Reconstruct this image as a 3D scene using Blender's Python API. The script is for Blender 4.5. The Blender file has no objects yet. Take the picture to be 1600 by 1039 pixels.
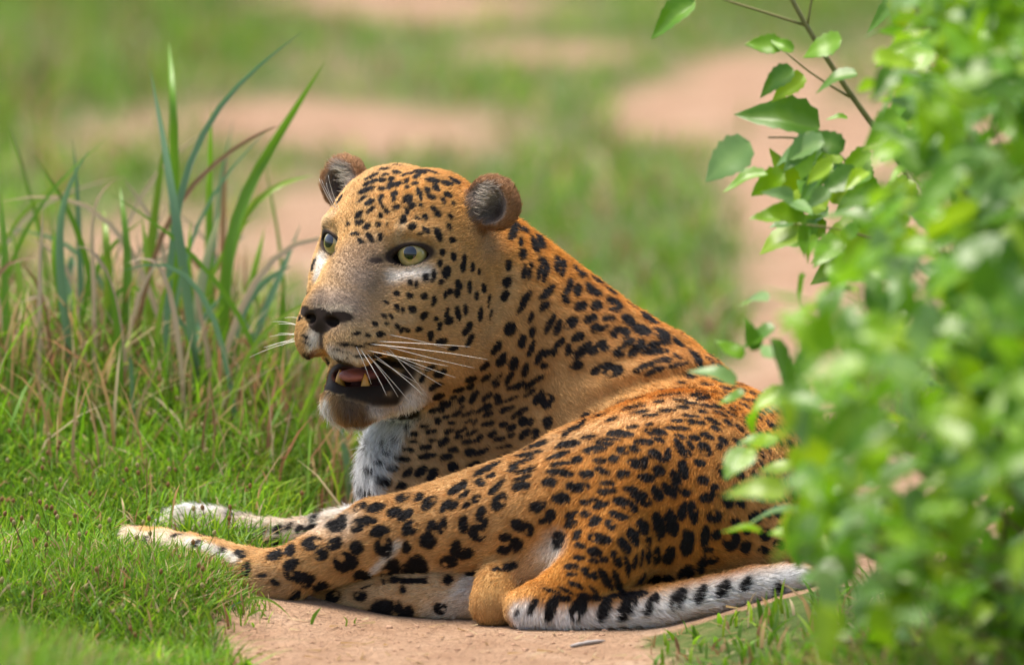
import bpy, bmesh, math, random, time
import numpy as np
from concurrent.futures import ThreadPoolExecutor
from mathutils import Vector, Matrix
from mathutils.bvhtree import BVHTree

T0 = time.time()
# ------------------------------------------------------------------ frame
# u = one pixel of the 1600 x 1039 photograph at the animal's distance; S u make a metre
S = 1500.0
D = 14.0                         # camera to animal, metres
TH = math.radians(6.5)           # camera looks this far down
CT, ST = math.cos(TH), math.sin(TH)
Q0 = np.array([0.0, -458.0, 0.0])


def q2w(q):
    """camera-aligned frame (right, up, away; in u) -> world metres (a rigid turn)"""
    q = np.asarray(q, float) - Q0
    return np.stack([q[..., 0], q[..., 2] * CT + q[..., 1] * ST, q[..., 1] * CT - q[..., 2] * ST], -1) / S


def qdir(v):
    v = np.asarray(v, float)
    return np.stack([v[..., 0], v[..., 2] * CT + v[..., 1] * ST, v[..., 1] * CT - v[..., 2] * ST], -1)


def w2q(w):
    w = np.asarray(w, float) * S
    return np.stack([w[..., 0], w[..., 2] * CT + w[..., 1] * ST, w[..., 1] * CT - w[..., 2] * ST], -1) + Q0


def P(px, py, d):
    f = 1 + d / (D * S)
    return np.array([(px - 800) * f, (519.5 - py) * f, d], float)


def PW(px, py, d):
    return q2w(P(px, py, d))


CAMW = q2w(np.array([0, 0, -D * S]))


def on_ground(px, py, z=0.0):
    """world point where the ray through a pixel meets height z"""
    a = PW(px, py, 0.0)
    v = a - CAMW
    t = (z - CAMW[2]) / v[2]
    return CAMW + v * t


scene = bpy.context.scene
COL = scene.collection

# ------------------------------------------------------------------ camera
cd = bpy.data.cameras.new('camera')
cam = bpy.data.objects.new('camera', cd)
COL.objects.link(cam)
cam.location = CAMW
cam.rotation_euler = (math.pi / 2 - TH, 0, 0)
cd.sensor_width = 36.0
cd.lens = 36.0 * D / (1600 / S)
cd.clip_start = 0.5
cd.clip_end = 400.0
cd.dof.use_dof = True
cd.dof.focus_distance = D + 0.10
cd.dof.aperture_fstop = (cd.lens / 1000) / 0.115
cd.dof.aperture_blades = 0
scene.camera = cam

# ------------------------------------------------------------------ sky and sun
world = bpy.data.worlds.new('World')
scene.world = world
world.use_nodes = True
wn = world.node_tree.nodes
wl = world.node_tree.links
sky = wn.new('ShaderNodeTexSky')
sky.sky_type = 'NISHITA'
sky.sun_disc = False
SUN_EL, SUN_ROT = math.radians(72), math.radians(300)
sky.sun_elevation = SUN_EL
sky.sun_rotation = SUN_ROT
sky.air_density = 1.0
sky.dust_density = 4.0
sky.ozone_density = 1.0
wn['Background'].inputs['Strength'].default_value = 0.12
wl.new(sky.outputs[0], wn['Background'].inputs['Color'])
sd = bpy.data.lights.new('sun', 'SUN')
sd.energy = 3.4
sd.angle = math.radians(35)
sd.color = (1.0, 0.92, 0.79)
sun = bpy.data.objects.new('sun', sd)
COL.objects.link(sun)
sdir = Vector((math.sin(SUN_ROT) * math.cos(SUN_EL), math.cos(SUN_ROT) * math.cos(SUN_EL), math.sin(SUN_EL)))
sun.rotation_euler = (-sdir).to_track_quat('-Z', 'Y').to_euler()
sun.location = (0, 0, 6)

scene.view_settings.view_transform = 'Standard'
scene.view_settings.look = 'None'
scene.view_settings.gamma = 1.0
scene.view_settings.exposure = 1.05
scene.render.engine = 'CYCLES'
scene.cycles.max_bounces = 6
scene.cycles.transparent_max_bounces = 6
scene.cycles.use_denoising = True
scene.cycles_curves.shape = 'RIBBONS'
scene.cycles_curves.subdivisions = 2


# ------------------------------------------------------------------ helpers
def obj(name, me, parent=None, mat=None, loc=None):
    o = bpy.data.objects.new(name, me)
    COL.objects.link(o)
    if parent:
        o.parent = parent
    if mat and me is not None:
        me.materials.clear()
        me.materials.append(mat)
    if loc is not None:
        o.location = loc
    return o


def tag(o, label=None, cat=None, group=None, kind=None):
    if label: o['label'] = label
    if cat: o['category'] = cat
    if group: o['group'] = group
    if kind: o['kind'] = kind
    return o


def mesh(name, v, f, smooth=True):
    me = bpy.data.meshes.new(name)
    v = np.asarray(v, np.float32)
    f = np.asarray(f, np.int32)
    n, k = f.shape
    me.vertices.add(len(v))
    me.vertices.foreach_set('co', v.ravel())
    me.loops.add(n * k)
    me.loops.foreach_set('vertex_index', f.ravel())
    me.polygons.add(n)
    me.polygons.foreach_set('loop_start', np.arange(0, n * k, k, dtype=np.int32))
    me.polygons.foreach_set('loop_total', np.full(n, k, np.int32))
    if smooth:
        me.polygons.foreach_set('use_smooth', np.ones(n, bool))
    me.update(calc_edges=True)
    return me


def setattr_f(me, name, data, dom='POINT'):
    a = me.attributes.new(name, 'FLOAT', dom)
    a.data.foreach_set('value', np.asarray(data, np.float32).ravel())


def setattr_c(me, name, rgb, dom='POINT'):
    a = me.attributes.new(name, 'FLOAT_COLOR', dom)
    c = np.ones((len(rgb), 4), np.float32)
    c[:, :3] = rgb
    a.data.foreach_set('color', c.ravel())


class NT:
    """small node-tree writer"""
    def __init__(self, name):
        self.m = bpy.data.materials.new(name)
        self.m.use_nodes = True
        self.n = self.m.node_tree.nodes
        self.l = self.m.node_tree.links
        self.b = self.n['Principled BSDF']

    def node(self, typ, ins=None, **props):
        nd = self.n.new('ShaderNode' + typ)
        for k, v in props.items():
            setattr(nd, k, v)
        for k, v in (ins or {}).items():
            self.put(nd.inputs[k], v)
        return nd

    def put(self, sock, v):
        if hasattr(v, 'is_output') or isinstance(v, bpy.types.NodeSocket):
            self.l.new(v, sock)
        else:
            if isinstance(v, (tuple, list)) and len(v) == 3 and sock.type == 'RGBA':
                v = (*v, 1)
            sock.default_value = v

    def math(self, op, a, b=None, c=None, clamp=False):
        nd = self.n.new('ShaderNodeMath')
        nd.operation = op
        nd.use_clamp = clamp
        for i, v in enumerate((a, b, c)):
            if v is not None:
                self.put(nd.inputs[i], v)
        return nd.outputs[0]

    def mix(self, f, a, b, blend='MIX'):
        nd = self.n.new('ShaderNodeMix')
        nd.data_type = 'RGBA'
        nd.blend_type = blend
        self.put(nd.inputs[0], f)
        self.put(nd.inputs[6], a)
        self.put(nd.inputs[7], b)
        return nd.outputs[2]

    def ramp(self, f, stops):
        nd = self.n.new('ShaderNodeValToRGB')
        e = nd.color_ramp.elements
        while len(e) < len(stops):
            e.new(0.5)
        for i, (p, c) in enumerate(stops):
            e[i].position = p
            e[i].color = (*c, 1) if len(c) == 3 else c
        self.put(nd.inputs[0], f)
        return nd.outputs[0]

    def noise(self, scale, detail=3.0, rough=0.55, vec=None, dist=0.0):
        nd = self.n.new('ShaderNodeTexNoise')
        nd.inputs['Scale'].default_value = scale
        nd.inputs['Detail'].default_value = detail
        nd.inputs['Roughness'].default_value = rough
        nd.inputs['Distortion'].default_value = dist
        if vec is not None:
            self.l.new(vec, nd.inputs['Vector'])
        return nd.outputs[0]

    def attr(self, name, out='Fac'):
        nd = self.n.new('ShaderNodeAttribute')
        nd.attribute_name = name
        return nd.outputs[out]

    def pos(self):
        return self.n.new('ShaderNodeTexCoord').outputs['Object']

    def bump(self, h, dist=0.002, strength=0.6):
        nd = self.n.new('ShaderNodeBump')
        nd.inputs['Distance'].default_value = dist
        nd.inputs['Strength'].default_value = strength
        self.l.new(h, nd.inputs['Height'])
        self.l.new(nd.outputs[0], self.b.inputs['Normal'])


rng = np.random.default_rng(11)


def vnoise(p, seed=0):
    """cheap smooth value noise on (N,k<=3) points, period 1, in -1..1"""
    p = np.asarray(p, float)
    k = p.shape[1]
    i = np.floor(p).astype(np.int64)
    f = p - i
    f = f * f * (3 - 2 * f)
    out = np.zeros(len(p))
    for c in range(2 ** k):
        w = np.ones(len(p))
        h = np.full(len(p), seed * 7919 + 13, np.int64)
        for a in range(k):
            bit = (c >> a) & 1
            w *= f[:, a] if bit else 1 - f[:, a]
            h = (h * 374761393 + (i[:, a] + bit) * (668265263 + 1013904223 * a)) & 0x7fffffff
            h ^= h >> 13
        h = (h * 1274126177) & 0x7fffffff
        h ^= h >> 16
        out += w * ((h & 0xffff) / 32767.5 - 1)
    return out


def sstep(a, b, x):
    t = np.clip((x - a) / (b - a), 0, 1)
    return t * t * (3 - 2 * t)


def ground_z(x, y):
    """height of the ground in metres: dirt track with low grassy banks either side"""
    x = np.asarray(x, float); y = np.asarray(y, float)
    left = sstep(-0.06, -0.36, x) * (0.046 * sstep(-0.30, 0.15, y) + 0.125 * sstep(0.22, 0.90, y)) * (1 - 0.9 * sstep(1.05, 2.6, y))
    right = sstep(0.12, 0.36, x) * 0.045 * sstep(-0.45, -0.10, y) * (1 - 0.7 * sstep(0.6, 2.0, y))
    p = np.stack([x, y], -1).reshape(-1, 2)
    n = vnoise(p * 3.1, 5).reshape(x.shape) * 0.006 + vnoise(p * 9.0, 6).reshape(x.shape) * 0.0022
    return left + right + n * sstep(0.0, 0.5, np.abs(x)) + n * 0.3
# ================================================================== LEOPARD: shape
# head frame, centimetres: x = animal's left, y = forward, z = up, eyes at (+-5.2, 0, 0)
HS = 15.1
HY, HP, HR = math.radians(35), math.radians(3), math.radians(8.4)


def head_rot(y, p, r):
    cy, sy, cp, sp, cr, sr = math.cos(y), math.sin(y), math.cos(p), math.sin(p), math.cos(r), math.sin(r)
    M = np.array([[1, 0, 0], [0, 0, 1], [0, 1, 0]], float)
    Ry = np.array([[cy, 0, -sy], [0, 1, 0], [sy, 0, cy]])
    Rp = np.array([[1, 0, 0], [0, cp, -sp], [0, sp, cp]])
    Rr = np.array([[cr, sr, 0], [-sr, cr, 0], [0, 0, 1]])
    R = Rr @ Ry @ Rp @ M
    R[2] *= -1                                   # third row: away from camera
    return R


HR3 = head_rot(HY, HP, HR)
HC = P(584, 390, 215)


def h2q(l):
    return np.asarray(l, float) @ HR3.T * HS + HC


def q2h(q):
    return (np.asarray(q) - HC) @ HR3 / HS


def smin(a, b, k):
    h = np.maximum(k - np.abs(a - b), 0) / k
    return np.minimum(a, b) - h * h * k * 0.25


def smax(a, b, k):
    return -smin(-a, -b, k)


def rc(p, a, b, ra, rb):
    a = np.asarray(a, np.float32); b = np.asarray(b, np.float32)
    ba = b - a
    t = np.clip((p - a) @ ba / (ba @ ba), 0, 1)
    return np.linalg.norm(p - a - t[:, None] * ba, axis=1) - (ra + (rb - ra) * t)


def ell(p, c, r, R=None):
    l = p - np.asarray(c, np.float32)
    if R is not None:
        l = l @ R
    r = np.asarray(r, np.float32)
    k0 = np.linalg.norm(l / r, axis=1) + 1e-6
    k1 = np.linalg.norm(l / (r * r), axis=1) + 1e-9
    return k0 * (k0 - 1) / k1


def rot3(ax, ay, az):
    return np.array(Matrix.Rotation(az, 3, 'Z') @ Matrix.Rotation(ay, 3, 'Y') @ Matrix.Rotation(ax, 3, 'X'), np.float32)


EYE = np.array([4.75, -0.75, 0.1])
EYE_R = 1.85
EYE_DIR = np.array([math.sin(math.radians(17)), math.cos(math.radians(17)), 0.03]); EYE_DIR /= np.linalg.norm(EYE_DIR)
EYE_RT = np.cross(EYE_DIR, [0, 0, 1]); EYE_RT /= np.linalg.norm(EYE_RT)     # points to the outer corner
EYE_UP = np.cross(EYE_RT, EYE_DIR)
EAR_C = np.array([9.7, -6.8, 6.3])
EAR_R = rot3(math.radians(-4), math.radians(26), math.radians(-10))         # columns: wide, facing, tall


def head_sdf(l):
    """l: head-local cm, returns distance in cm"""
    p = l.copy()
    p[:, 0] = np.abs(p[:, 0])
    d = ell(p, (2.0, -6.5, 1.0), (6.9, 8.0, 7.9))                   # cranium
    d = smin(d, rc(p, (0, -1.9, 0.4), (0, 5.2, -6.3), 4.7, 2.7), 2.0)       # forehead to bridge
    d = smin(d, rc(p, (1.3, 2.8, -3.7), (1.4, 5.8, -6.6), 2.2, 1.95), 1.4)   # broad flat bridge
    d = smin(d, rc(p, (2.5, -0.8, -6.6), (1.9, 4.2, -8.9), 4.0, 2.9), 2.0)  # muzzle side
    d = smin(d, ell(p, (1.75, 4.8, -9.6), (2.4, 3.2, 2.9)), 1.1)            # whisker pad
    d = smin(d, ell(p, (5.2, -4.6, -4.2), (3.9, 6.0, 6.0)), 2.5)            # cheek bone
    d = smin(d, ell(p, (6.3, -7.2, -8.2), (4.2, 5.0, 5.6)), 3.0)            # jaw muscle and ruff
    d = smin(d, ell(p, (4.3, -0.75, 2.1), (2.6, 1.95, 1.1)), 1.6)             # brow
    d = smin(d, ell(p, (5.6, -1.9, -2.7), (2.2, 2.0, 1.2)), 1.2)            # below the eye
    # lower jaw, dropped open
    j = rc(p, (4.2, -5.8, -12.6), (1.5, 0.5, -15.8), 3.0, 2.0)
    j = smin(j, ell(p, (0, 0.9, -16.2), (2.7, 2.4, 2.1)), 1.2)
    RM = rot3(math.radians(17), 0, 0)
    up = smax(d, -ell(p, (0, 0.1, -13.3), (3.6, 7.8, 1.5), RM), 0.4)
    j = smax(j, -ell(p, (0, -0.2, -13.8), (2.3, 4.4, 1.4), RM), 0.4)
    d = smin(up, j, 0.9)
    d = smax(d, -ell(p, (0, 0.6, -13.2), (3.5, 7.2, 1.2), RM), 0.4)
    d = smin(d, rc(p, (0, -9.0, -13.2), (0, -3.6, -13.4), 3.9, 3.0), 0.5)         # back of the mouth
    # nose leather
    n = ell(p, (0, 6.8, -7.5), (1.8, 1.25, 1.5))
    n = smin(n, ell(p, (1.8, 6.45, -7.0), (1.4, 1.0, 0.85)), 0.5)
    d = smin(d, n, 0.4)
    d = smax(d, -ell(p, (1.4, 7.7, -7.7), (0.8, 0.8, 0.5), rot3(0, math.radians(15), 0)), 0.25)
    d = smax(d, -rc(p, (1.9, 7.4, -7.65), (3.1, 6.4, -7.0), 0.28, 0.12), 0.2)
    d = smax(d, -rc(p, (0, 8.0, -9.2), (0, 8.1, -12.4), 0.16, 0.34), 0.35)   # philtrum
    # eye: lids stand round the ball, almond opening
    e = p - EYE.astype(np.float32)
    ex, ey, ez = e @ EYE_RT.astype(np.float32), e @ EYE_DIR.astype(np.float32), e @ EYE_UP.astype(np.float32)
    d = smax(d, -(np.linalg.norm(e - EYE_DIR.astype(np.float32) * 2.4, axis=1) - 1.8), 1.3)
    d = smin(d, np.linalg.norm(e, axis=1) - 2.16, 0.7)
    zz = ez - 0.20 * (ex - 0.3)                                        # inner corner lower
    alm = np.maximum(np.sqrt(ex ** 2 + (zz + 1.5) ** 2) - 2.34, np.sqrt(ex ** 2 + (zz - 1.1) ** 2) - 2.34)
    alm = smax(alm, -ey, 0.2)
    d = smax(d, -alm, 0.2)
    d = smax(d, -rc(p, (2.9, 0.6, -0.7), (2.3, 1.9, -1.7), 0.3, 0.12), 0.35)  # tear line
    # ears
    lq = (p - EAR_C.astype(np.float32)) @ EAR_R
    oe = ell(lq, (0, 0, 0), (3.05, 1.7, 2.75))
    ie = ell(lq, (-0.25, 1.2, -0.3), (2.2, 1.7, 2.05))
    oe = smax(oe, -ie, 0.35)
    oe = smax(oe, lq[:, 1] - 0.85, 0.3)
    oe = smin(oe, ell(lq, (-1.9, 0.3, -1.9), (1.0, 1.0, 1.5)), 0.7)
    d = smin(d, oe, 0.9)
    return d


BONES = []          # (a, b, flow sign) in q, for the lie of the coat


def build_sdf(q):
    q = q.astype(np.float32)
    def R_(a, b, flow=None):
        return rc(q, P(*a[:3]), P(*b[:3]), a[3], b[3])
    # forehand
    f = R_((695, 755, 395, 128), (960, 705, 400, 184))
    f = smin(f, R_((935, 612, 370, 142), (755, 445, 345, 117)), 60)
    f = smin(f, R_((728, 560, 335, 88), (700, 720, 375, 122)), 60)
    f = smin(f, R_((1052, 602, 360, 62), (950, 740, 290, 92)), 50)
    f = smin(f, R_((960, 705, 400, 180), (1110, 742, 300, 150)), 50)
    # head
    hl = q2h(q).astype(np.float32)
    far = np.linalg.norm(hl - np.array([0, -2, -3], np.float32), axis=1) > 24
    hd = np.full(len(q), 1e3, np.float32)
    near = ~far
    if near.any():
        hd[near] = head_sdf(hl[near]) * HS
    hd[far] = (np.linalg.norm(hl[far] - np.array([0, -2, -3], np.float32), axis=1) - 19) * HS
    f = smin(f, hd, 15)
    # foreleg lying out on the bank, and the one tucked behind the thigh
    fl = R_((650, 830, 395, 66), (540, 838, 410, 40))
    fl = smin(fl, R_((540, 838, 410, 38), (430, 842, 430, 28)), 12)
    fl = smin(fl, R_((430, 842, 430, 27), (340, 826, 445, 30)), 14)
    fl = smin(fl, ell(q, P(300, 823, 450), (48, 33, 36)), 14)
    for i, dd in enumerate((425, 442, 459, 476)):
        fl = smin(fl, ell(q, P(262 + 4 * abs(i - 1.5), 828 - 3 * i, dd), (22, 19, 10)), 6)
    f = smin(f, fl, 24)
    f = smin(f, R_((720, 850, 300, 60), (560, 872, 330, 34)), 20)
    # hind body
    h = R_((1112, 742, 300, 150), (1050, 772, 150, 148))
    h = smin(h, R_((1050, 772, 150, 146), (955, 782, 118, 132)), 50)
    h = smin(h, R_((1060, 815, 100, 118), (1180, 850, 130, 78)), 40)
    # near thigh, shank, foot
    t = R_((880, 800, 95, 112), (592, 838, 92, 54))
    h = smin(h, t, 45)
    s_ = R_((585, 840, 90, 55), (440, 898, 72, 38))
    s_ = smin(s_, ell(q, P(432, 915, 62), (42, 32, 30)), 16)
    s_ = smin(s_, R_((440, 902, 75, 38), (330, 882, 185, 36)), 18)
    s_ = smin(s_, R_((330, 882, 185, 36), (255, 860, 275, 33)), 18)
    s_ = smin(s_, R_((372, 872, 190, 18), (300, 850, 280, 17)), 8)
    for i, dd in enumerate((270, 292, 314, 336)):
        s_ = smin(s_, R_((250, 858 - 4 * i, dd, 20), (206 - 2 * i, 848 - 4 * i, dd + 16, 15)), 6)
    h = smin(h, s_, 26)
    # the other hind leg lying underneath
    u = R_((780, 925, 90, 50), (610, 932, 100, 43))
    u = smin(u, R_((610, 932, 100, 43), (510, 942, 125, 30)), 20)
    h = smin(h, u, 5)
    # tail: root comes down over the rump, hooks and runs back to the right
    tl = R_((1000, 745, 60, 88), (948, 862, -2, 63))
    tl = smin(tl, R_((948, 862, -2, 63), (905, 915, -22, 46)), 30)
    tl = smin(tl, R_((905, 915, -22, 46), (842, 944, -32, 35)), 24)
    h = smin(h, tl, 34)
    tl = R_((842, 944, -32, 35), (818, 950, -34, 30))
    pts = [(818, 951, -34, 30), (880, 953, -40, 31), (950, 951, -40, 30), (1030, 946, -32, 30), (1110, 932, -10, 30), (1180, 914, 15, 29), (1250, 903, 40, 22)]
    for a, b in zip(pts[:-1], pts[1:]):
        tl = smin(tl, R_(a, b), 5)
    h = smin(h, tl, 7)
    # scrotum
    b = ell(q, P(772, 940, 2), (37, 40, 34))
    b = smin(b, ell(q, P(776, 906, 18), (30, 28, 30)), 18)
    h = smin(h, b, 8)
    h = smin(h, R_((800, 890, 50, 40), (880, 860, 40, 40)), 20)          # skin under the tail
    f = f + 6.5 * np.sin(h / 7.0 + 0.02 * q[:, 0]) * np.exp(-np.abs(h) / 55) * sstep(40, 160, q[:, 0])   # folds where neck and loin meet
    o = smin(f, h, 7)
    # rest on the ground
    w = q2w(q)
    m = w[:, 2] < 0.1
    gz = np.full(len(q), -0.2)
    gz[m] = ground_z(w[m, 0], w[m, 1]) - 0.004
    return smax(o, ((gz - w[:, 2]) * S).astype(np.float32), 10)


def surface_nets(lo, hi, vox):
    B = 8
    n = (np.ceil((hi - lo) / vox / B).astype(int)) * B
    nb = n // B
    gi = np.stack(np.meshgrid(*[np.arange(k) for k in nb], indexing='ij'), -1).reshape(-1, 3)
    cen = lo + (gi * B + B / 2) * vox
    fc = build_sdf(cen)
    act = np.abs(fc) < B * vox * 0.87 * 1.2 + 3
    F = np.where(fc > 0, 50.0, -50.0).astype(np.float32).reshape(nb)
    F = np.repeat(np.repeat(np.repeat(F, B, 0), B, 1), B, 2)
    o = np.stack(np.meshgrid(*[np.arange(B)] * 3, indexing='ij'), -1).reshape(-1, 3)
    ga = gi[act]
    CH = 60

    def job(s):
        ix = (ga[s:s + CH, None, :] * B + o[None]).reshape(-1, 3)
        F[ix[:, 0], ix[:, 1], ix[:, 2]] = build_sdf(lo + ix * vox)
    with ThreadPoolExecutor(4) as ex:
        list(ex.map(job, range(0, len(ga), CH)))
    neg = F < 0
    c = neg[:-1, :-1, :-1].astype(np.int8)
    sm = np.zeros(c.shape, np.int8)
    for dx in (0, 1):
        for dy in (0, 1):
            for dz in (0, 1):
                sm += neg[dx:n[0] - 1 + dx, dy:n[1] - 1 + dy, dz:n[2] - 1 + dz]
    A = np.argwhere((sm > 0) & (sm < 8))
    corners = np.array([[i, j, k] for i in (0, 1) for j in (0, 1) for k in (0, 1)])
    vals = np.stack([F[A[:, 0] + a, A[:, 1] + b, A[:, 2] + cc] for a, b, cc in corners], 1)
    acc = np.zeros((len(A), 3)); cnt = np.zeros(len(A))
    for i in range(8):
        for j in range(i + 1, 8):
            if np.abs(corners[i] - corners[j]).sum() == 1:
                va, vb = vals[:, i], vals[:, j]
                m = (va < 0) != (vb < 0)
                tt = np.where(m, va / np.where(m, va - vb, 1), 0)
                pt = corners[i] + tt[:, None] * (corners[j] - corners[i])
                acc[m] += pt[m]; cnt[m] += 1
    V = lo + (A + acc / cnt[:, None]) * vox
    idx = np.full(c.shape, -1, np.int32)
    idx[A[:, 0], A[:, 1], A[:, 2]] = np.arange(len(A))
    quads = []
    for ax in range(3):
        sl0 = [slice(1, -1)] * 3; sl1 = [slice(1, -1)] * 3
        sl0[ax] = slice(1, -2); sl1[ax] = slice(2, -1)
        a, b = neg[tuple(sl0)], neg[tuple(sl1)]
        E = np.argwhere(a != b)
        flip = a[E[:, 0], E[:, 1], E[:, 2]]
        E = E + 1
        u, v = [(1, 2), (2, 0), (0, 1)][ax]
        e = np.zeros((4, 3), int)
        e[1, u] = -1; e[2, u] = -1; e[2, v] = -1; e[3, v] = -1
        qd = np.stack([idx[E[:, 0] + e[k, 0], E[:, 1] + e[k, 1], E[:, 2] + e[k, 2]] for k in range(4)], 1)
        qd[~flip] = qd[~flip][:, ::-1]
        quads.append(qd)
    Qd = np.concatenate(quads)
    Qd = Qd[(Qd >= 0).all(1)]
    return V, Qd, idx


VOX = 3.0
LO = np.array([-660.0, -480.0, -110.0]); HI = np.array([520.0, 320.0, 640.0])
LV, LF, LIDX = surface_nets(LO, HI, VOX)
print('leopard mesh', len(LV), len(LF), round(time.time() - T0, 1))


def relax(V, F, it, lam=0.5):
    e = np.concatenate([F[:, [0, 1]], F[:, [1, 2]], F[:, [2, 3]], F[:, [3, 0]]])
    for _ in range(it):
        acc = np.zeros_like(V); cnt = np.zeros(len(V))
        for k in range(3):
            acc[:, k] = np.bincount(e[:, 0], V[e[:, 1], k], len(V)) + np.bincount(e[:, 1], V[e[:, 0], k], len(V))
        cnt = np.bincount(e[:, 0], minlength=len(V)) + np.bincount(e[:, 1], minlength=len(V))
        V = V + lam * (acc / cnt[:, None] - V)
    return V


LV = relax(LV, LF, 2, 0.5)


def vnormals(V, F):
    n = np.cross(V[F[:, 2]] - V[F[:, 0]], V[F[:, 3]] - V[F[:, 1]])
    out = np.zeros_like(V)
    for k in range(4):
        for a in range(3):
            out[:, a] += np.bincount(F[:, k], n[:, a], len(V))
    return out / (np.linalg.norm(out, axis=1, keepdims=True) + 1e-9)


LN = vnormals(LV, LF)
# ================================================================== LEOPARD: coat
BVH = BVHTree.FromPolygons([tuple(v) for v in LV.tolist()], LF.tolist(), all_triangles=False)
CAMQ = Vector((0, 0, -D * S))


def hit(px, py):
    v = (Vector(P(px, py, 0.0)) - CAMQ).normalized()
    loc, nor, idx, dist = BVH.ray_cast(CAMQ, v)
    return (np.array(loc), np.array(nor)) if loc is not None else (None, None)


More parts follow.
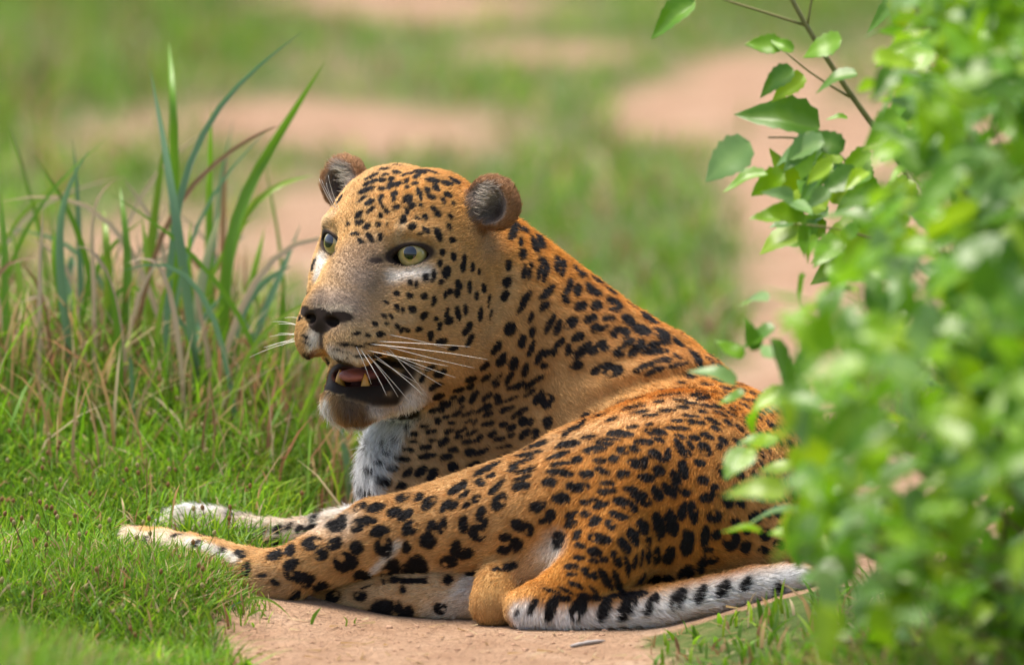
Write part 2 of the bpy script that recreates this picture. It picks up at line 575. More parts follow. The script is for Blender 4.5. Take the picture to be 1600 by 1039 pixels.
# name: left, top, scale of the view the spots were read in; then x, y, half length, half width, tilt
SPOTS = [
    ((360, 740, 4.33), '''548 465 65 45 10;300 550 42 38 60;403 515 42 34 80;705 475 55 38 25;615 550 48 38 20;715 330 75 48 35;535 365 50 22 25
860 350 55 42 70;930 318 60 25 0;1010 390 65 38 20;855 500 50 50 0;780 600 82 65 0;1040 500 65 60 40;880 220 40 22 10;985 230 65 32 15
1165 165 50 28 5;1265 160 45 28 30;1110 265 55 32 15;1180 280 60 28 30;1215 370 60 45 35;1190 500 45 33 80;115 650 45 36 60;410 615 62 36 30
470 700 105 40 -8;520 740 40 30 0;610 765 60 32 20;215 690 32 15 0;300 735 35 18 -35;290 870 75 32 85;440 830 50 25 50;895 690 55 40 20
695 830 55 40 0;780 940 75 50 0;880 830 50 32 0;1090 890 60 34 0;1085 650 65 40 60;1250 640 70 65 60;1000 950 60 50 -30;1165 785 22 20 0
1205 940 45 35 80;1130 970 50 35 80;65 540 45 28 -40;105 445 38 32 20;185 485 32 28 50;240 475 42 20 75;315 465 38 26 60;225 385 35 18 20
320 375 38 26 40;395 355 40 18 45;465 375 30 22 60;495 300 35 16 35;570 295 45 14 40;150 375 20 10 0;-60 520 30 18 20;-150 420 26 16 0;-260 400 24 16 10;-320 360 26 14 0'''),
    ((600, 680, 4.33), '''305 455 65 32 40;320 630 50 35 75;295 715 55 52 0;395 610 58 28 75;415 480 55 22 50;475 475 35 18 45;540 405 42 18 30;620 430 38 26 50
560 475 35 18 35;535 605 62 35 80;630 660 60 58 0;655 530 55 30 80;680 600 50 22 80;485 765 55 42 80;545 800 60 40 20;440 855 60 40 10;780 450 65 42 55
495 360 75 28 33;600 205 55 22 30;700 225 105 22 30;725 275 35 16 20;640 310 30 14 30;665 330 25 16 20;760 350 75 22 45;820 140 48 18 25;1020 75 80 20 18
980 130 95 13 12;930 185 95 13 20;870 230 42 18 12;960 240 75 13 15;940 290 60 12 15;930 345 65 26 8;1120 320 52 28 0;1195 430 65 38 0;1180 135 85 16 15
1200 190 80 14 5;1180 250 95 24 -5;1240 60 80 26 10;1040 485 65 35 15;1130 540 40 40 0;1090 585 45 26 0;905 605 50 40 -20;975 630 55 35 -70;825 690 45 30 0
890 735 50 48 60;815 775 45 32 10;810 895 95 26 12;640 935 80 16 10;435 980 38 30 0;1185 715 62 42 80;1265 345 35 28 0;1265 545 40 24 15
640 1180 60 45 -60;720 1210 40 40 0;860 1210 45 35 20'''),
    ((840, 600, 4.33), '''385 445 80 26 5;580 450 48 26 -10;655 440 45 24 -20;425 520 50 20 -10;510 510 40 30 0;145 480 75 18 22;265 515 40 26 20;160 545 70 14 5
330 610 55 28 -5;440 590 60 20 -20;580 610 45 30 -10;655 540 50 28 -20;720 530 42 28 70;700 565 40 18 0;720 390 70 22 0;820 380 50 14 -20;795 475 48 30 -20
880 475 45 24 80;845 510 45 16 0;820 585 45 36 -60;735 635 60 26 -10;140 595 85 24 -3;85 665 50 28 0;280 700 75 32 0;465 670 50 18 -10;470 728 70 20 3
155 775 65 38 0;630 710 50 16 -5;700 770 75 45 -35;810 740 55 36 -50;890 720 70 34 -45;935 650 72 36 -70;985 580 70 38 -75;325 800 40 20 0;400 790 50 16 -15
430 820 55 22 15;600 815 90 34 -25;550 890 65 28 -20;240 880 45 18 20;325 880 38 22 0;225 950 48 25 20;385 930 50 32 20;495 950 38 34 -60;270 1010 35 18 40
150 1020 45 25 0;640 1010 50 28 -50;715 965 55 36 -70;815 950 85 42 -78;905 940 95 42 -78;985 860 65 36 80;1050 870 85 32 -80;1015 1020 40 35 0;960 430 70 28 -65
1005 465 32 26 0;1035 415 35 16 -50;1130 440 60 38 -45;950 300 90 14 -5;960 355 40 14 -20;1065 365 40 18 -8;1145 350 50 20 -15;1210 305 45 18 -30;1230 425 25 22 0
1255 385 35 20 -35;1100 535 40 26 -20;560 335 95 24 -5;800 325 75 22 -8;640 290 50 12 5;505 240 48 16 20;425 212 48 16 15;650 158 80 18 12;685 190 60 14 10
290 275 50 14 45;205 325 50 14 45;750 275 30 12 10;850 80 60 10 8;970 45 55 16 12;1070 75 40 12 15;1120 95 50 14 20;970 110 50 12 -5;1080 260 70 14 -8
945 250 40 12 0;1180 250 60 14 -20;455 400 60 14 -5;500 375 70 10 -3;200 415 95 18 8;20 405 40 18 0;1195 720 42 34 80;1260 590 55 40 -60;1140 770 40 36 0;1285 780 44 40 0
820 120 40 12 0;1200 60 50 12 -10;1270 30 40 16 -20;1160 150 60 12 -8;1040 130 50 10 0;880 180 60 10 5;760 215 60 10 5;1240 200 50 12 -20;1290 265 40 14 -30;1040 215 60 10 -5;350 360 60 12 5'''),
    ((840, 760, 4.0), '''390 325 72 30 -10;250 305 40 20 45;262 370 35 18 -10;215 500 42 16 -5;260 445 35 14 -5;360 410 50 26 -10;410 455 30 22 -40;350 465 40 14 0
495 455 62 26 -65;545 370 62 32 -60;600 315 62 32 -60;325 545 60 30 -30;215 550 35 10 -5;430 585 80 26 -60;500 600 75 22 -75;560 500 65 16 -80;610 470 45 12 80
650 450 50 12 85;690 345 32 18 90;690 440 45 16 90;655 255 52 30 -65;770 310 35 22 80;935 360 75 42 85;820 430 60 35 75;745 435 55 22 88;925 545 55 42 70
820 575 35 28 0;730 590 45 35 0;1045 310 68 30 85;1115 305 32 32 0;1210 340 65 50 60;1030 485 60 26 80;1095 460 32 26 0;250 620 50 14 -25;180 650 55 12 -25
90 650 60 10 -15;350 650 45 12 -50;640 590 45 20 60;1440 60 38 40 0;1320 30 50 42 0;1190 90 42 38 70;1100 190 48 40 0;1510 30 30 40 0;1500 160 36 34 0;1360 190 40 36 0
1300 380 40 34 40;1420 300 40 36 0'''),
    ((760, 300, 3.608), '''210 120 30 16 -40;330 200 60 14 -42;450 285 45 12 -42;255 172 20 16 -30;208 212 18 16 -70;155 215 55 26 70;195 285 25 12 90;205 350 32 22 80
275 300 48 18 -75;305 280 42 14 -85;362 278 34 16 -65;408 295 34 18 -60;318 392 26 22 0;300 450 50 16 75;335 460 55 16 75;400 405 45 16 85;432 425 48 12 80;490 385 28 24 -30
525 452 34 24 -20;550 395 40 18 -45;650 465 30 16 -40;625 503 32 24 -45;590 550 24 30 0;620 570 26 20 0;740 510 45 16 -35;705 562 38 20 -40;760 570 36 18 -40
820 530 50 10 -30;860 598 40 26 -15;715 618 42 14 -5;748 650 26 20 60;715 668 22 14 0;830 650 38 22 -10;620 645 32 28 40;535 645 36 26 20;515 555 40 22 85;460 545 65 18 65
448 615 22 18 0;345 565 60 22 50;325 645 38 20 40;215 455 45 14 85;245 450 50 14 80;120 505 28 24 60;105 590 32 20 70;125 415 30 16 80;215 620 80 20 60;135 775 40 34 60
250 710 36 14 75;260 785 32 18 75;205 840 38 24 70;250 885 50 16 65;85 945 42 22 60;155 970 40 26 70;360 745 65 18 62;400 765 50 20 65;475 740 45 28 40;585 715 42 24 25
690 715 38 16 10;615 770 30 24 45;655 770 40 14 25;800 722 38 28 -5;915 715 38 26 -5;955 710 60 14 -50;990 685 55 22 -35;955 625 35 14 -40;755 795 55 34 15
875 780 48 30 5;985 800 48 26 -5;515 820 40 24 20;545 890 65 24 42;630 875 60 24 40;670 885 30 14 35;750 905 35 32 20;800 850 40 18 30;845 880 70 26 48
960 860 85 18 12;955 900 80 16 8;460 890 38 18 80;410 855 40 16 45;385 905 28 14 60;330 910 50 16 20;295 935 40 16 65;325 980 25 20 0;60 870 40 20 55
1090 800 60 14 -50;1120 790 60 14 -55;1080 850 50 14 -45;1180 930 60 14 -50;890 985 70 16 25;1000 950 50 14 10;950 1010 65 18 20;1080 975 60 12 15;650 995 70 24 25
720 1010 55 35 10;510 975 40 24 15;1080 930 35 12 -20'''),
    ((560, 540, 4.33), '''970 95 55 22 60;1050 125 48 30 80;1130 165 48 22 75;1225 80 60 22 65;1275 60 30 18 40;1255 140 28 22 30;850 140 38 22 25;860 215 40 20 35
925 25 40 22 70;1170 40 50 16 60;760 225 32 22 50;680 298 42 20 25;755 275 28 18 20;525 272 58 20 25;550 190 45 28 35;490 150 40 16 25;430 220 32 24 60;540 345 45 18 15
590 395 42 28 10;695 370 32 20 60;785 345 55 20 60;870 345 40 18 40;940 265 30 14 45;935 225 50 10 45;1020 225 55 16 60;1085 270 55 22 25;1020 288 22 16 0;1190 245 80 16 35
1220 350 55 26 55;1160 320 60 12 35;1035 360 60 10 25;945 345 24 18 40;950 385 30 14 20;870 415 30 22 30;880 465 40 14 20;1005 432 60 16 22;1090 455 65 18 30;390 420 50 24 0
515 437 38 16 12;385 492 38 14 0;660 465 38 16 30;750 460 52 14 20;540 510 24 20 60;740 515 30 10 20;790 522 22 12 50;635 523 32 12 0;880 528 52 16 5;975 535 36 18 30
1040 552 36 18 30;1115 515 32 32 0;1165 520 25 25 0;1280 520 45 30 80;1280 380 55 40 60;375 600 30 14 0;495 580 36 14 8;615 578 32 16 8;695 575 38 12 30;765 590 45 12 20
905 600 36 20 25;955 632 42 18 5;1035 608 30 14 20;1120 600 48 20 40;1200 600 40 30 70;370 650 32 12 0;335 552 20 12 0;675 620 32 12 5;580 655 48 22 35;765 650 62 18 8
820 625 28 18 30;335 703 42 14 -8;455 692 40 16 5;640 705 40 16 -5;470 745 60 18 8;595 757 45 22 8;755 720 38 28 10;840 715 60 20 25;310 772 46 16 0;985 685 55 10 12
240 832 40 20 0;330 860 48 22 45;425 850 48 32 35;500 875 48 34 55;640 820 38 36 0;175 912 52 34 -20;290 950 38 24 15;60 1005 55 28 0;85 855 30 26 0;150 795 32 18 0
210 728 32 18 0;178 665 18 18 0;262 645 26 14 0;505 640 32 10 0;450 545 30 8 0;600 480 26 12 10;820 440 24 12 30;560 440 26 10 0;700 420 24 14 30;640 350 30 12 30'''),
    ((500, 240, 5.41), '''395 310 75 22 18;415 415 42 24 30;330 515 38 26 50;340 580 40 22 10;395 620 35 25 60;360 385 50 14 35;440 195 70 14 25;430 245 65 18 20
555 180 30 16 20;525 228 32 18 0;645 160 42 18 -5;605 220 35 18 10;530 300 38 18 0;600 275 30 22 80;655 260 42 22 30;735 180 36 22 0;845 155 45 22 -15;815 195 30 22 0
800 258 34 16 10;735 290 25 20 0;735 235 25 15 80;630 350 30 25 80;515 375 28 16 85;625 390 25 20 80;745 385 42 36 60;780 440 30 30 0;840 335 60 20 -70;905 310 32 20 -70
935 370 32 26 -50;985 295 30 28 0;955 230 52 26 -5;1070 250 50 18 -10;1080 350 28 22 0;855 440 26 16 -40;975 490 62 24 -50;885 540 30 28 60;830 545 22 14 0;735 490 38 14 -65
650 460 36 20 0;1045 400 28 18 -60;1105 540 35 20 -70;705 560 40 26 80;780 620 38 28 0;900 650 45 18 -40;850 680 26 14 0;1000 690 62 28 -70;1085 615 32 22 -60;1115 735 28 24 0
425 710 48 20 -55;510 710 34 18 85;285 680 42 16 0;490 605 24 22 0;430 480 45 18 35;510 525 22 14 80;525 440 40 12 -60;565 490 22 12 -40;345 740 30 18 -30;235 600 22 16 80
565 600 20 8 85;1035 840 32 20 80;1125 875 40 20 -85;1015 935 38 22 85;1130 425 18 14 0;640 105 60 8 0;770 100 70 8 -5;920 150 70 12 -15;1140 235 55 22 -25;540 135 45 12 5'''),
    ((580, 380, 5.41), '''600 80 32 22 80;780 175 75 22 80;855 205 42 16 85;635 250 55 38 80;460 295 40 26 75;530 270 50 20 80;585 335 28 18 70;330 330 24 22 0
385 345 30 16 90;215 425 28 22 0;325 445 34 20 -10;450 450 28 26 50;530 485 42 22 80;620 440 38 16 75;660 410 30 18 60;740 350 45 30 -60;725 420 34 24 70;830 375 55 18 85
890 450 34 22 80;950 380 38 20 85;910 245 26 12 90;995 485 55 12 85;1140 450 45 26 65;1150 335 48 32 60;1160 195 50 24 75;640 590 40 22 80;655 655 40 32 20;735 595 65 26 -75
795 565 55 20 85;920 605 60 20 80;1010 600 50 14 75;445 615 40 26 50;550 640 22 16 0;575 705 36 24 70;500 785 42 26 85;600 825 50 26 20;790 755 35 24 60;830 705 40 22 60
830 820 60 20 60;405 730 30 22 0;260 740 24 22 0;305 740 22 20 0;215 700 26 18 -50;215 545 36 20 -70;270 570 26 16 90;345 560 30 28 0;110 615 22 14 -40;165 620 28 12 -65
30 680 30 16 -20;80 770 40 20 10;125 500 30 10 -35;125 680 14 12 0;700 890 50 22 10'''),
    ((460, 440, 4.52), '''440 368 26 10 0;520 378 20 12 0;600 375 28 14 10;370 445 40 7 -5;440 455 50 9 0;560 445 50 10 -5;300 480 30 6 -15;360 500 25 6 -10;480 525 60 10 0
580 525 40 12 0;370 545 10 10 0;70 385 22 8 -20;80 430 25 7 -15;40 260 16 12 0;35 190 14 12 60'''),
    ((0, 0, 1.0), '''832 948 14 6 60;862 950 22 9 65;905 948 24 12 65;945 950 22 9 65;980 946 24 12 62;1018 942 20 9 60;1060 935 20 10 60;1095 927 16 8 60;1130 920 16 8 55;1165 912 14 7 55;880 934 14 5 0;925 934 16 5 0;962 931 14 5 5;1000 927 14 5 10
487 392 5 8 0;489 415 4 7 0;500 372 4 3 0'''),
]
SP = []          # centre, axis a (unit), axis b (unit), normal, a, b


def add_spot(px, py, a, b, ang):
    c, n = hit(px, py)
    if c is None:
        return
    ca, sa = math.cos(math.radians(ang)), math.sin(math.radians(ang))
    va = np.array([ca, sa, 0.0]); vb = np.array([-sa, ca, 0.0])
    view = np.array([c[0], c[1], c[2] + D * S]); view /= np.linalg.norm(view)
    nz = float(-(n @ view))
    if nz < 0.12:
        nz = 0.12
    # lift the axes onto the surface along the line of sight, so the mark keeps its seen length
    out = []
    for v, r in ((va, a), (vb, b)):
        t = v - view * (v @ n) / (view @ n) if abs(view @ n) > 0.12 else v - n * (v @ n)
        L = np.linalg.norm(t)
        t /= L
        out.append((t, r * min(L, 2.2)))
    ta = out[0][0]; tb = out[1][0]
    tb = tb - ta * (ta @ tb); tb /= np.linalg.norm(tb) + 1e-9
    SP.append((c, ta, tb, n, out[0][1], out[1][1]))


for (ox, oy, sc), txt in SPOTS:
    for row in txt.replace('\n', ';').split(';'):
        x, y, a, b, g = map(float, row.split())
        add_spot(ox + x / sc, oy + y / sc, a / sc, b / sc, g)

LH = q2h(LV)                     # head coordinates of every vertex (cm)
sp_c = np.array([s[0] for s in SP])
# the coat goes on over the sides the photograph does not show
perm = rng.permutation(len(LV))[:30000]
extra = []
allc = list(sp_c)
head_front = (LH[:, 1] > -3) & (np.linalg.norm(LH, axis=1) < 22)
arr = np.zeros((len(allc) + 1200, 3)); arr[:len(allc)] = sp_c
cnt = len(allc)
for i in perm:
    p = LV[i]
    if q2w(p)[2] < 0.012 or (abs(p[0] + 28) < 55 and p[1] < -370 and p[2] < 60):
        continue
    if head_front[i] and LH[i, 0] > -3:
        continue
    hid = LN[i, 2] > 0.15
    dmin = np.min(np.linalg.norm(arr[:cnt] - p, axis=1))
    zone = (not hid) and p[0] > 255 and -345 < p[1] < -40
    if dmin < (26 if hid else 23 if zone else 44):
        continue
    if not hid and LH[i, 0] > -4 and np.linalg.norm(LH[i]) < 22:
        continue
    if cnt >= len(arr):
        break
    t = np.cross(LN[i], rng.normal(size=3)); t /= np.linalg.norm(t)
    if zone:
        t = np.array([.9, -.25, .2]); t = t - LN[i] * (t @ LN[i]); t /= np.linalg.norm(t)
    SP.append((p, t, np.cross(LN[i], t), LN[i], rng.uniform(8, 12), rng.uniform(4.5, 7) if zone else rng.uniform(6, 9)))
    arr[cnt] = p; cnt += 1

wob = vnoise(LV / 8.0, 3) * 2.5 + vnoise(LV / 4.0, 4) * 1.3
spot = np.full(len(LV), 60.0)
rb = np.random.default_rng(8)
for c, ta, tb, n, a, b in SP:
    R_ = max(a, b) * 1.5 + 12
    m = np.flatnonzero((np.abs(LV[:, 0] - c[0]) < R_) & (np.abs(LV[:, 1] - c[1]) < R_) & (np.abs(LV[:, 2] - c[2]) < R_))
    if not len(m):
        continue
    l = LV[m] - c
    m2 = (LN[m] @ n > -0.2) & (np.abs(l @ n) < 0.5 * max(a, b) + 8)
    m, l = m[m2], l[m2]
    u, v = l @ ta, l @ tb
    k0 = np.sqrt((u / a) ** 2 + (v / b) ** 2) + 1e-6
    k1 = np.sqrt((u / a ** 2) ** 2 + (v / b ** 2) ** 2) + 1e-9
    sd_ = np.where(k0 < 0.02, -min(a, b), k0 * (k0 - 1) / k1)
    if min(a, b) > 6.0 and np.linalg.norm(q2h(c)) > 20 and rb.random() < .5:
        # rosettes: a bite out of one side shows the brown centre
        an = rb.uniform(0, 6.28); br_ = min(a, b) * rb.uniform(.36, .52)
        sd_ = np.maximum(sd_, br_ - np.hypot(u - math.cos(an) * a * .62, v - math.sin(an) * b * .62))
    spot[m] = np.minimum(spot[m], sd_)
spot += wob * 0.8 - 0.85
print('spots', len(SP), round(time.time() - T0, 1))

# ---- ground colour of the coat, plus a highlight painted along the hind back
OR = (.60, .27, .04); TAN = (.60, .37, .155); PALE = (.66, .48, .29); WH = (.80, .77, .72); GB = (.28, .215, .172); BK = (.012, .010, .011); BR = (.16, .085, .045)
spine = np.array([P(*k) for k in ((760, 330, 300), (850, 400, 340), (960, 460, 370), (1060, 540, 380), (1130, 600, 330), (1150, 650, 220), (1050, 660, 120), (990, 740, 0), (940, 850, -50), (900, 910, -60))])


def seg_dist(V, pts):
    d = np.full(len(V), 1e9)
    for a, b in zip(pts[:-1], pts[1:]):
        t = np.clip((V - a) @ (b - a) / ((b - a) @ (b - a)), 0, 1)
        d = np.minimum(d, np.linalg.norm(V - a - t[:, None] * (b - a), axis=1))
    return d


base = np.zeros((len(LV), 3))
w = np.exp(-(seg_dist(LV, spine) / 125) ** 2)[:, None]
base[:] = np.array(TAN) * (1 - w) + np.array(OR) * w
PAINT = [
    ((830, 345, 900, 430), 60, OR, .8), ((940, 480, 1060, 560), 70, (.52, .245, .07), .6),
    ((760, 640, 820, 600), 120, (.47, .275, .11), .8), ((700, 500, 690, 540), 80, (.52, .315, .135), .85), ((640, 290, 700, 300), 55, (.58, .29, .07), .9),
    ((800, 430, 745, 560), 15, (.60, .40, .19), .7), ((565, 430, 545, 475), 54, GB, .95), ((545, 400, 575, 395), 30, (.40, .27, .17), .7),
    ((500, 470, 515, 475), 26, GB, .9), ((760, 380, 760, 350), 30, (.40, .28, .18), .6),
    ((612, 432, 665, 425), 13, (.74, .68, .62), .95), ((620, 372, 628, 352), 9, PALE, .8), ((502, 405, 498, 430), 14, WH, .95), ((505, 348, 520, 335), 11, PALE, .8),
    ((555, 525, 600, 522), 22, (.60, .42, .22), .8), ((520, 552, 560, 560), 15, WH, .75), ((490, 525, 490, 550), 12, WH, .85), ((545, 482, 500, 482), 7, (.6, .5, .38), .6),
    ((640, 500, 625, 505), 12, PALE, .7), ((655, 560, 650, 585), 10, PALE, .9), ((548, 640, 575, 645), 34, (.10, .07, .055), .95), ((510, 626, 514, 642), 10, WH, 1.0), ((585, 640, 600, 645), 12, WH, .8),
    ((640, 632, 560, 785), 30, (.88, .87, .86), 1.0), ((630, 650, 556, 785), 16, (.9, .9, .9), 1.0), ((655, 660, 600, 770), 44, PALE, .7),
    ((1000, 700, 1000, 720), 180, (.56, .26, .055), .55), ((870, 685, 1080, 625), 36, (.68, .48, .26), .6), ((1080, 790, 1120, 850), 90, (.52, .19, .02), .8),  # the pale middle splat paints the skyward highlight onto the hind back
    ((640, 810, 760, 800), 70, (.62, .37, .15), .7), ((640, 895, 690, 900), 26, PALE, .8), ((590, 890, 625, 850), 9, WH, .9), ((560, 935, 700, 945), 36, PALE, .75), ((690, 960, 720, 940), 26, WH, .6),
    ((858, 868, 870, 850), 22, WH, .95), ((820, 895, 850, 885), 24, PALE, .8), ((722, 925, 735, 905), 12, WH, .9),
    ((772, 915, 775, 955), 36, (.56, .31, .10), 1.0), ((772, 955, 785, 965), 26, (.42, .25, .10), .8),
    ((818, 968, 1000, 965), 22, (.86, .86, .88), 1.0), ((810, 955, 825, 950), 14, (.82, .82, .82), .9), ((1000, 958, 1240, 900), 26, (.84, .84, .86), 1.0),
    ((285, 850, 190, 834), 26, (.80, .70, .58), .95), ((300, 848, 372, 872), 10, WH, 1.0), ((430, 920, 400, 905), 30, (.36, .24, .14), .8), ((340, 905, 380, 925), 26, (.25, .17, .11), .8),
    ((540, 815, 420, 832), 30, (.72, .62, .52), .9), ((420, 830, 250, 815), 34, (.80, .70, .58), .95),
]
for (x0, y0, x1, y1), r, c, s in PAINT:
    n = max(2, int(math.hypot(x1 - x0, y1 - y0) / (r * 0.5)) + 1)
    pts = [hit(x0 + (x1 - x0) * t, y0 + (y1 - y0) * t)[0] for t in np.linspace(0, 1, n)]
    pts = [p for p in pts if p is not None]
    if not pts:
        continue
    d = np.full(len(LV), 1e9)
    for p in pts:
        d = np.minimum(d, np.linalg.norm(LV - p, axis=1))
    w = (s * np.exp(-(d / r) ** 2 * 0.9 * np.maximum(1, d / r)))[:, None]
    base = base * (1 - w) + np.array(c) * w
xq, yq = LV[:, 0] + 800, 519.5 - LV[:, 1]
edge_x = np.interp(yq, [620, 640, 700, 760, 800], [640, 640, 606, 578, 566])
w = (sstep(26, -6, xq - edge_x - 8 * vnoise(LV / 14.0, 14)) * sstep(615, 640, yq) * sstep(830, 790, yq) * (LV[:, 2] > 215) * (LV[:, 2] < 560))[:, None]
base = base * (1 - w) + np.array((.88, .87, .86)) * w
# same markings on the far half of the face
ax = np.abs(LH[:, 0])
LHs = np.stack([ax, LH[:, 1], LH[:, 2]], 1)


def hpaint(c, r, col, s, squash=(1, 1, 1)):
    global base
    d = np.linalg.norm((LHs - np.array(c)) / (np.array(r) * np.array(squash)), axis=1)
    w = (s * np.exp(-d ** 2 * np.maximum(1, d)))[:, None]
    base = base * (1 - w) + np.array(col) * w
    return w[:, 0]


le = LHs - EYE
ee = np.stack([le @ EYE_RT, le @ EYE_DIR, le @ EYE_UP], 1)
# ears: dark tufted inside, brown rim and back
lq = (LHs - EAR_C) @ EAR_R
er = np.linalg.norm(lq / np.array([3.4, 2.2, 3.6]), axis=1)
earw = sstep(1.15, 0.95, er) * (LH[:, 2] > 2.5) * (ax > 6.3)
inner = earw * sstep(1.16, 1.04, np.linalg.norm((lq - [-.25, 1.2, -.3]) / np.array([2.2, 1.7, 2.05]), axis=1))
base = base * (1 - earw[:, None]) + np.array((.30, .155, .07)) * earw[:, None]
base = base * (1 - inner[:, None]) + np.array((.27, .21, .17)) * inner[:, None]
wv = inner * np.exp(-((lq[:, 0] + 0.9) / 0.9) ** 2 - ((lq[:, 2] - 0.4) / 1.3) ** 2)
base = base * (1 - wv[:, None] * .8) + np.array((.72, .66, .58)) * wv[:, None] * .8
wv = inner * np.exp(-((lq[:, 0] - 0.9) / 1.0) ** 2 - ((lq[:, 2] + 0.6) / 1.5) ** 2)
base = base * (1 - wv[:, None] * .9) + np.array((.05, .028, .022)) * wv[:, None] * .9
spot = spot + earw * 40
tuft_w = inner * sstep(0.6, -0.6, lq[:, 0])
bare = np.zeros(len(LV))
# nose leather
nd = np.minimum(np.linalg.norm((LHs - [0, 7.2, -7.7]) / [1.95, 2.0, 1.45], axis=1), np.linalg.norm((LHs - [1.9, 7.0, -7.05]) / [1.5, 1.4, .75], axis=1))
nose = sstep(1.06, 0.94, nd) * (LH[:, 1] > 5.6)
# lids: dark rim
rim = np.sqrt((ee[:, 0] / 2.6) ** 2 + ((ee[:, 2] - 0.2 * (ee[:, 0] - .3)) / 1.36) ** 2)
lid = sstep(1.10, 0.86, rim) * (ee[:, 1] > 0)
tear = np.exp(-((LHs[:, 0] - 2.75) / .6) ** 2 - ((LHs[:, 2] + 0.95) / .5) ** 2 * 1.2) * (LH[:, 1] > -1)
lid = np.maximum(lid, np.clip(tear * 1.5, 0, 1))
RMi = np.array(rot3(math.radians(17), 0, 0))
mo = np.linalg.norm(((LHs - [0, 0.3, -13.3]) @ RMi) / [3.75, 7.8, 1.45], axis=1)
mouth = np.maximum(sstep(1.04, 0.96, mo), sstep(1.12, 1.0, np.linalg.norm((LHs - [0, -5.5, -13.3]) / [3.6, 5.4, 3.4], axis=1)) * (mo < 1.25))
mz = ((LHs - [0, 0.3, -13.3]) @ RMi)[:, 2]
lip = np.clip(sstep(1.95, 1.75, mo + .12 * vnoise(LV / 8.0, 12)) * sstep(0.1, -0.5, mz) * sstep(4.2, 3.6, ax) + sstep(1.42, 1.2, mo) * sstep(1.5, -0.5, LH[:, 1]), 0, 1) * (LH[:, 2] < -10.5)
phil = sstep(.36, .18, ax) * (LH[:, 1] > 5.5) * sstep(-8.6, -9.0, LH[:, 2]) * (LH[:, 2] > -13)
for wgt, col in ((lip, (.006, .0055, .0065)), (mouth, (.09, .028, .026)), (lid, (.016, .012, .014)), (nose, (.020, .014, .015)), (phil * .8, (.05, .035, .03))):
    base = base * (1 - wgt[:, None]) + np.array(col) * wgt[:, None]
for (x0, y0, x1, y1), r in (((588, 566, 640, 572), 13), ((545, 616, 585, 626), 9), ((585, 626, 618, 626), 12), ((618, 622, 640, 580), 15), ((600, 590, 630, 600), 18)):
    for tt in np.linspace(0, 1, 7):
        c_ = hit(x0 + (x1 - x0) * tt, y0 + (y1 - y0) * tt)[0]
        if c_ is not None and np.linalg.norm(q2h(c_) - [0, 0, -12]) < 10:
            lip = np.maximum(lip, np.exp(-(np.linalg.norm(LV - c_, axis=1) / r) ** 4))
base = np.where((lip > mouth)[:, None], base * (1 - lip[:, None]) + np.array((.006, .0055, .0065)) * lip[:, None], base)
bare = np.clip(lip + mouth + lid + nose, 0, 1)
wn_ = nose * np.exp(-(np.linalg.norm((LHs - [1.5, 7.9, -7.8]) / [.8, 1.0, .5], axis=1)) ** 2)
base *= (1 - .85 * wn_)[:, None]
spot = spot + bare * 40 + sstep(0.2, .5, np.exp(-(np.linalg.norm(LV - hit(773, 935)[0], axis=1) / 42) ** 2)) * 40
brn = (np.exp(-(np.clip(spot, 0, 99) / 7.0) ** 2) * (1 - sstep(17, 11, np.linalg.norm(LH - [0, -2, -3], axis=1))) * (1 - sstep(.35, .55, base[:, 2])) * .75)[:, None]
base = base * (1 - brn) + base * np.array((.80, .66, .50)) * brn
base *= (1 + 0.10 * vnoise(LV / 22.0, 8) + 0.08 * vnoise(LV / 7.0, 9))[:, None]
base = np.clip(base, 0.004, 0.9)

# ---- lie and length of the hair
FLOW = [((745, 450, 300), (935, 612, 370), 130), ((935, 612, 370), (1110, 742, 300), 150), ((1110, 742, 300), (1050, 772, 150), 150), ((1050, 772, 150), (948, 862, -2), 110),
        ((948, 862, -2), (905, 915, -22), 50), ((905, 915, -22), (818, 951, -34), 36), ((818, 951, -34), (950, 951, -40), 30), ((950, 951, -40), (1110, 926, -10), 30), ((1110, 926, -10), (1250, 893, 40), 26),
        ((720, 560, 290), (700, 720, 375), 110), ((695, 755, 395), (960, 705, 400), 150), ((880, 800, 95), (592, 838, 92), 85), ((592, 838, 92), (440, 898, 72), 45), ((440, 902, 75), (330, 882, 185), 37),
        ((330, 882, 185), (206, 846, 340), 28), ((780, 922, 80), (480, 938, 66), 45), ((650, 830, 395), (430, 842, 430), 38), ((430, 842, 430), (262, 826, 450), 27), ((1060, 815, 100), (1180, 850, 130), 100)]
flow = np.zeros_like(LV)
for a, b, r in FLOW:
    a, b = P(*a), P(*b)
    d = np.maximum(seg_dist(LV, [a, b]) - r, 0)
    flow += (np.exp(-d / 22) + 1e-4)[:, None] * ((b - a) / np.linalg.norm(b - a))
flow += 0.25 * np.array([0, -1.0, 0])
hd = np.linalg.norm(LH - [0, -2, -3], axis=1)
hw = sstep(17, 11, hd)[:, None]
hf = LV - h2q((0, 6.5, -5.0)); hf /= np.linalg.norm(hf, axis=1, keepdims=True)
flow = flow / (np.linalg.norm(flow, axis=1, keepdims=True) + 1e-6) * (1 - hw) + hf * hw
earx = np.where(LH[:, :1] > 0, 1, -1) * np.array([1.0, 0, 0])[None]
earf = ((earx * .8 + np.array([0, 0, .7])) @ HR3.T)
flow = flow * (1 - tuft_w[:, None]) + earf * tuft_w[:, None]
rimf = (np.stack([np.sign(LH[:, 0]) * .5, np.full(len(LH), -.3), np.ones(len(LH))], 1)) @ HR3.T
rw_ = (earw * (1 - inner))[:, None]
flow = flow * (1 - rw_) + rimf * rw_
flow -= LN * np.sum(flow * LN, 1, keepdims=True)
flow /= np.linalg.norm(flow, axis=1, keepdims=True) + 1e-6
white = sstep(.45, .62, base[:, 2])
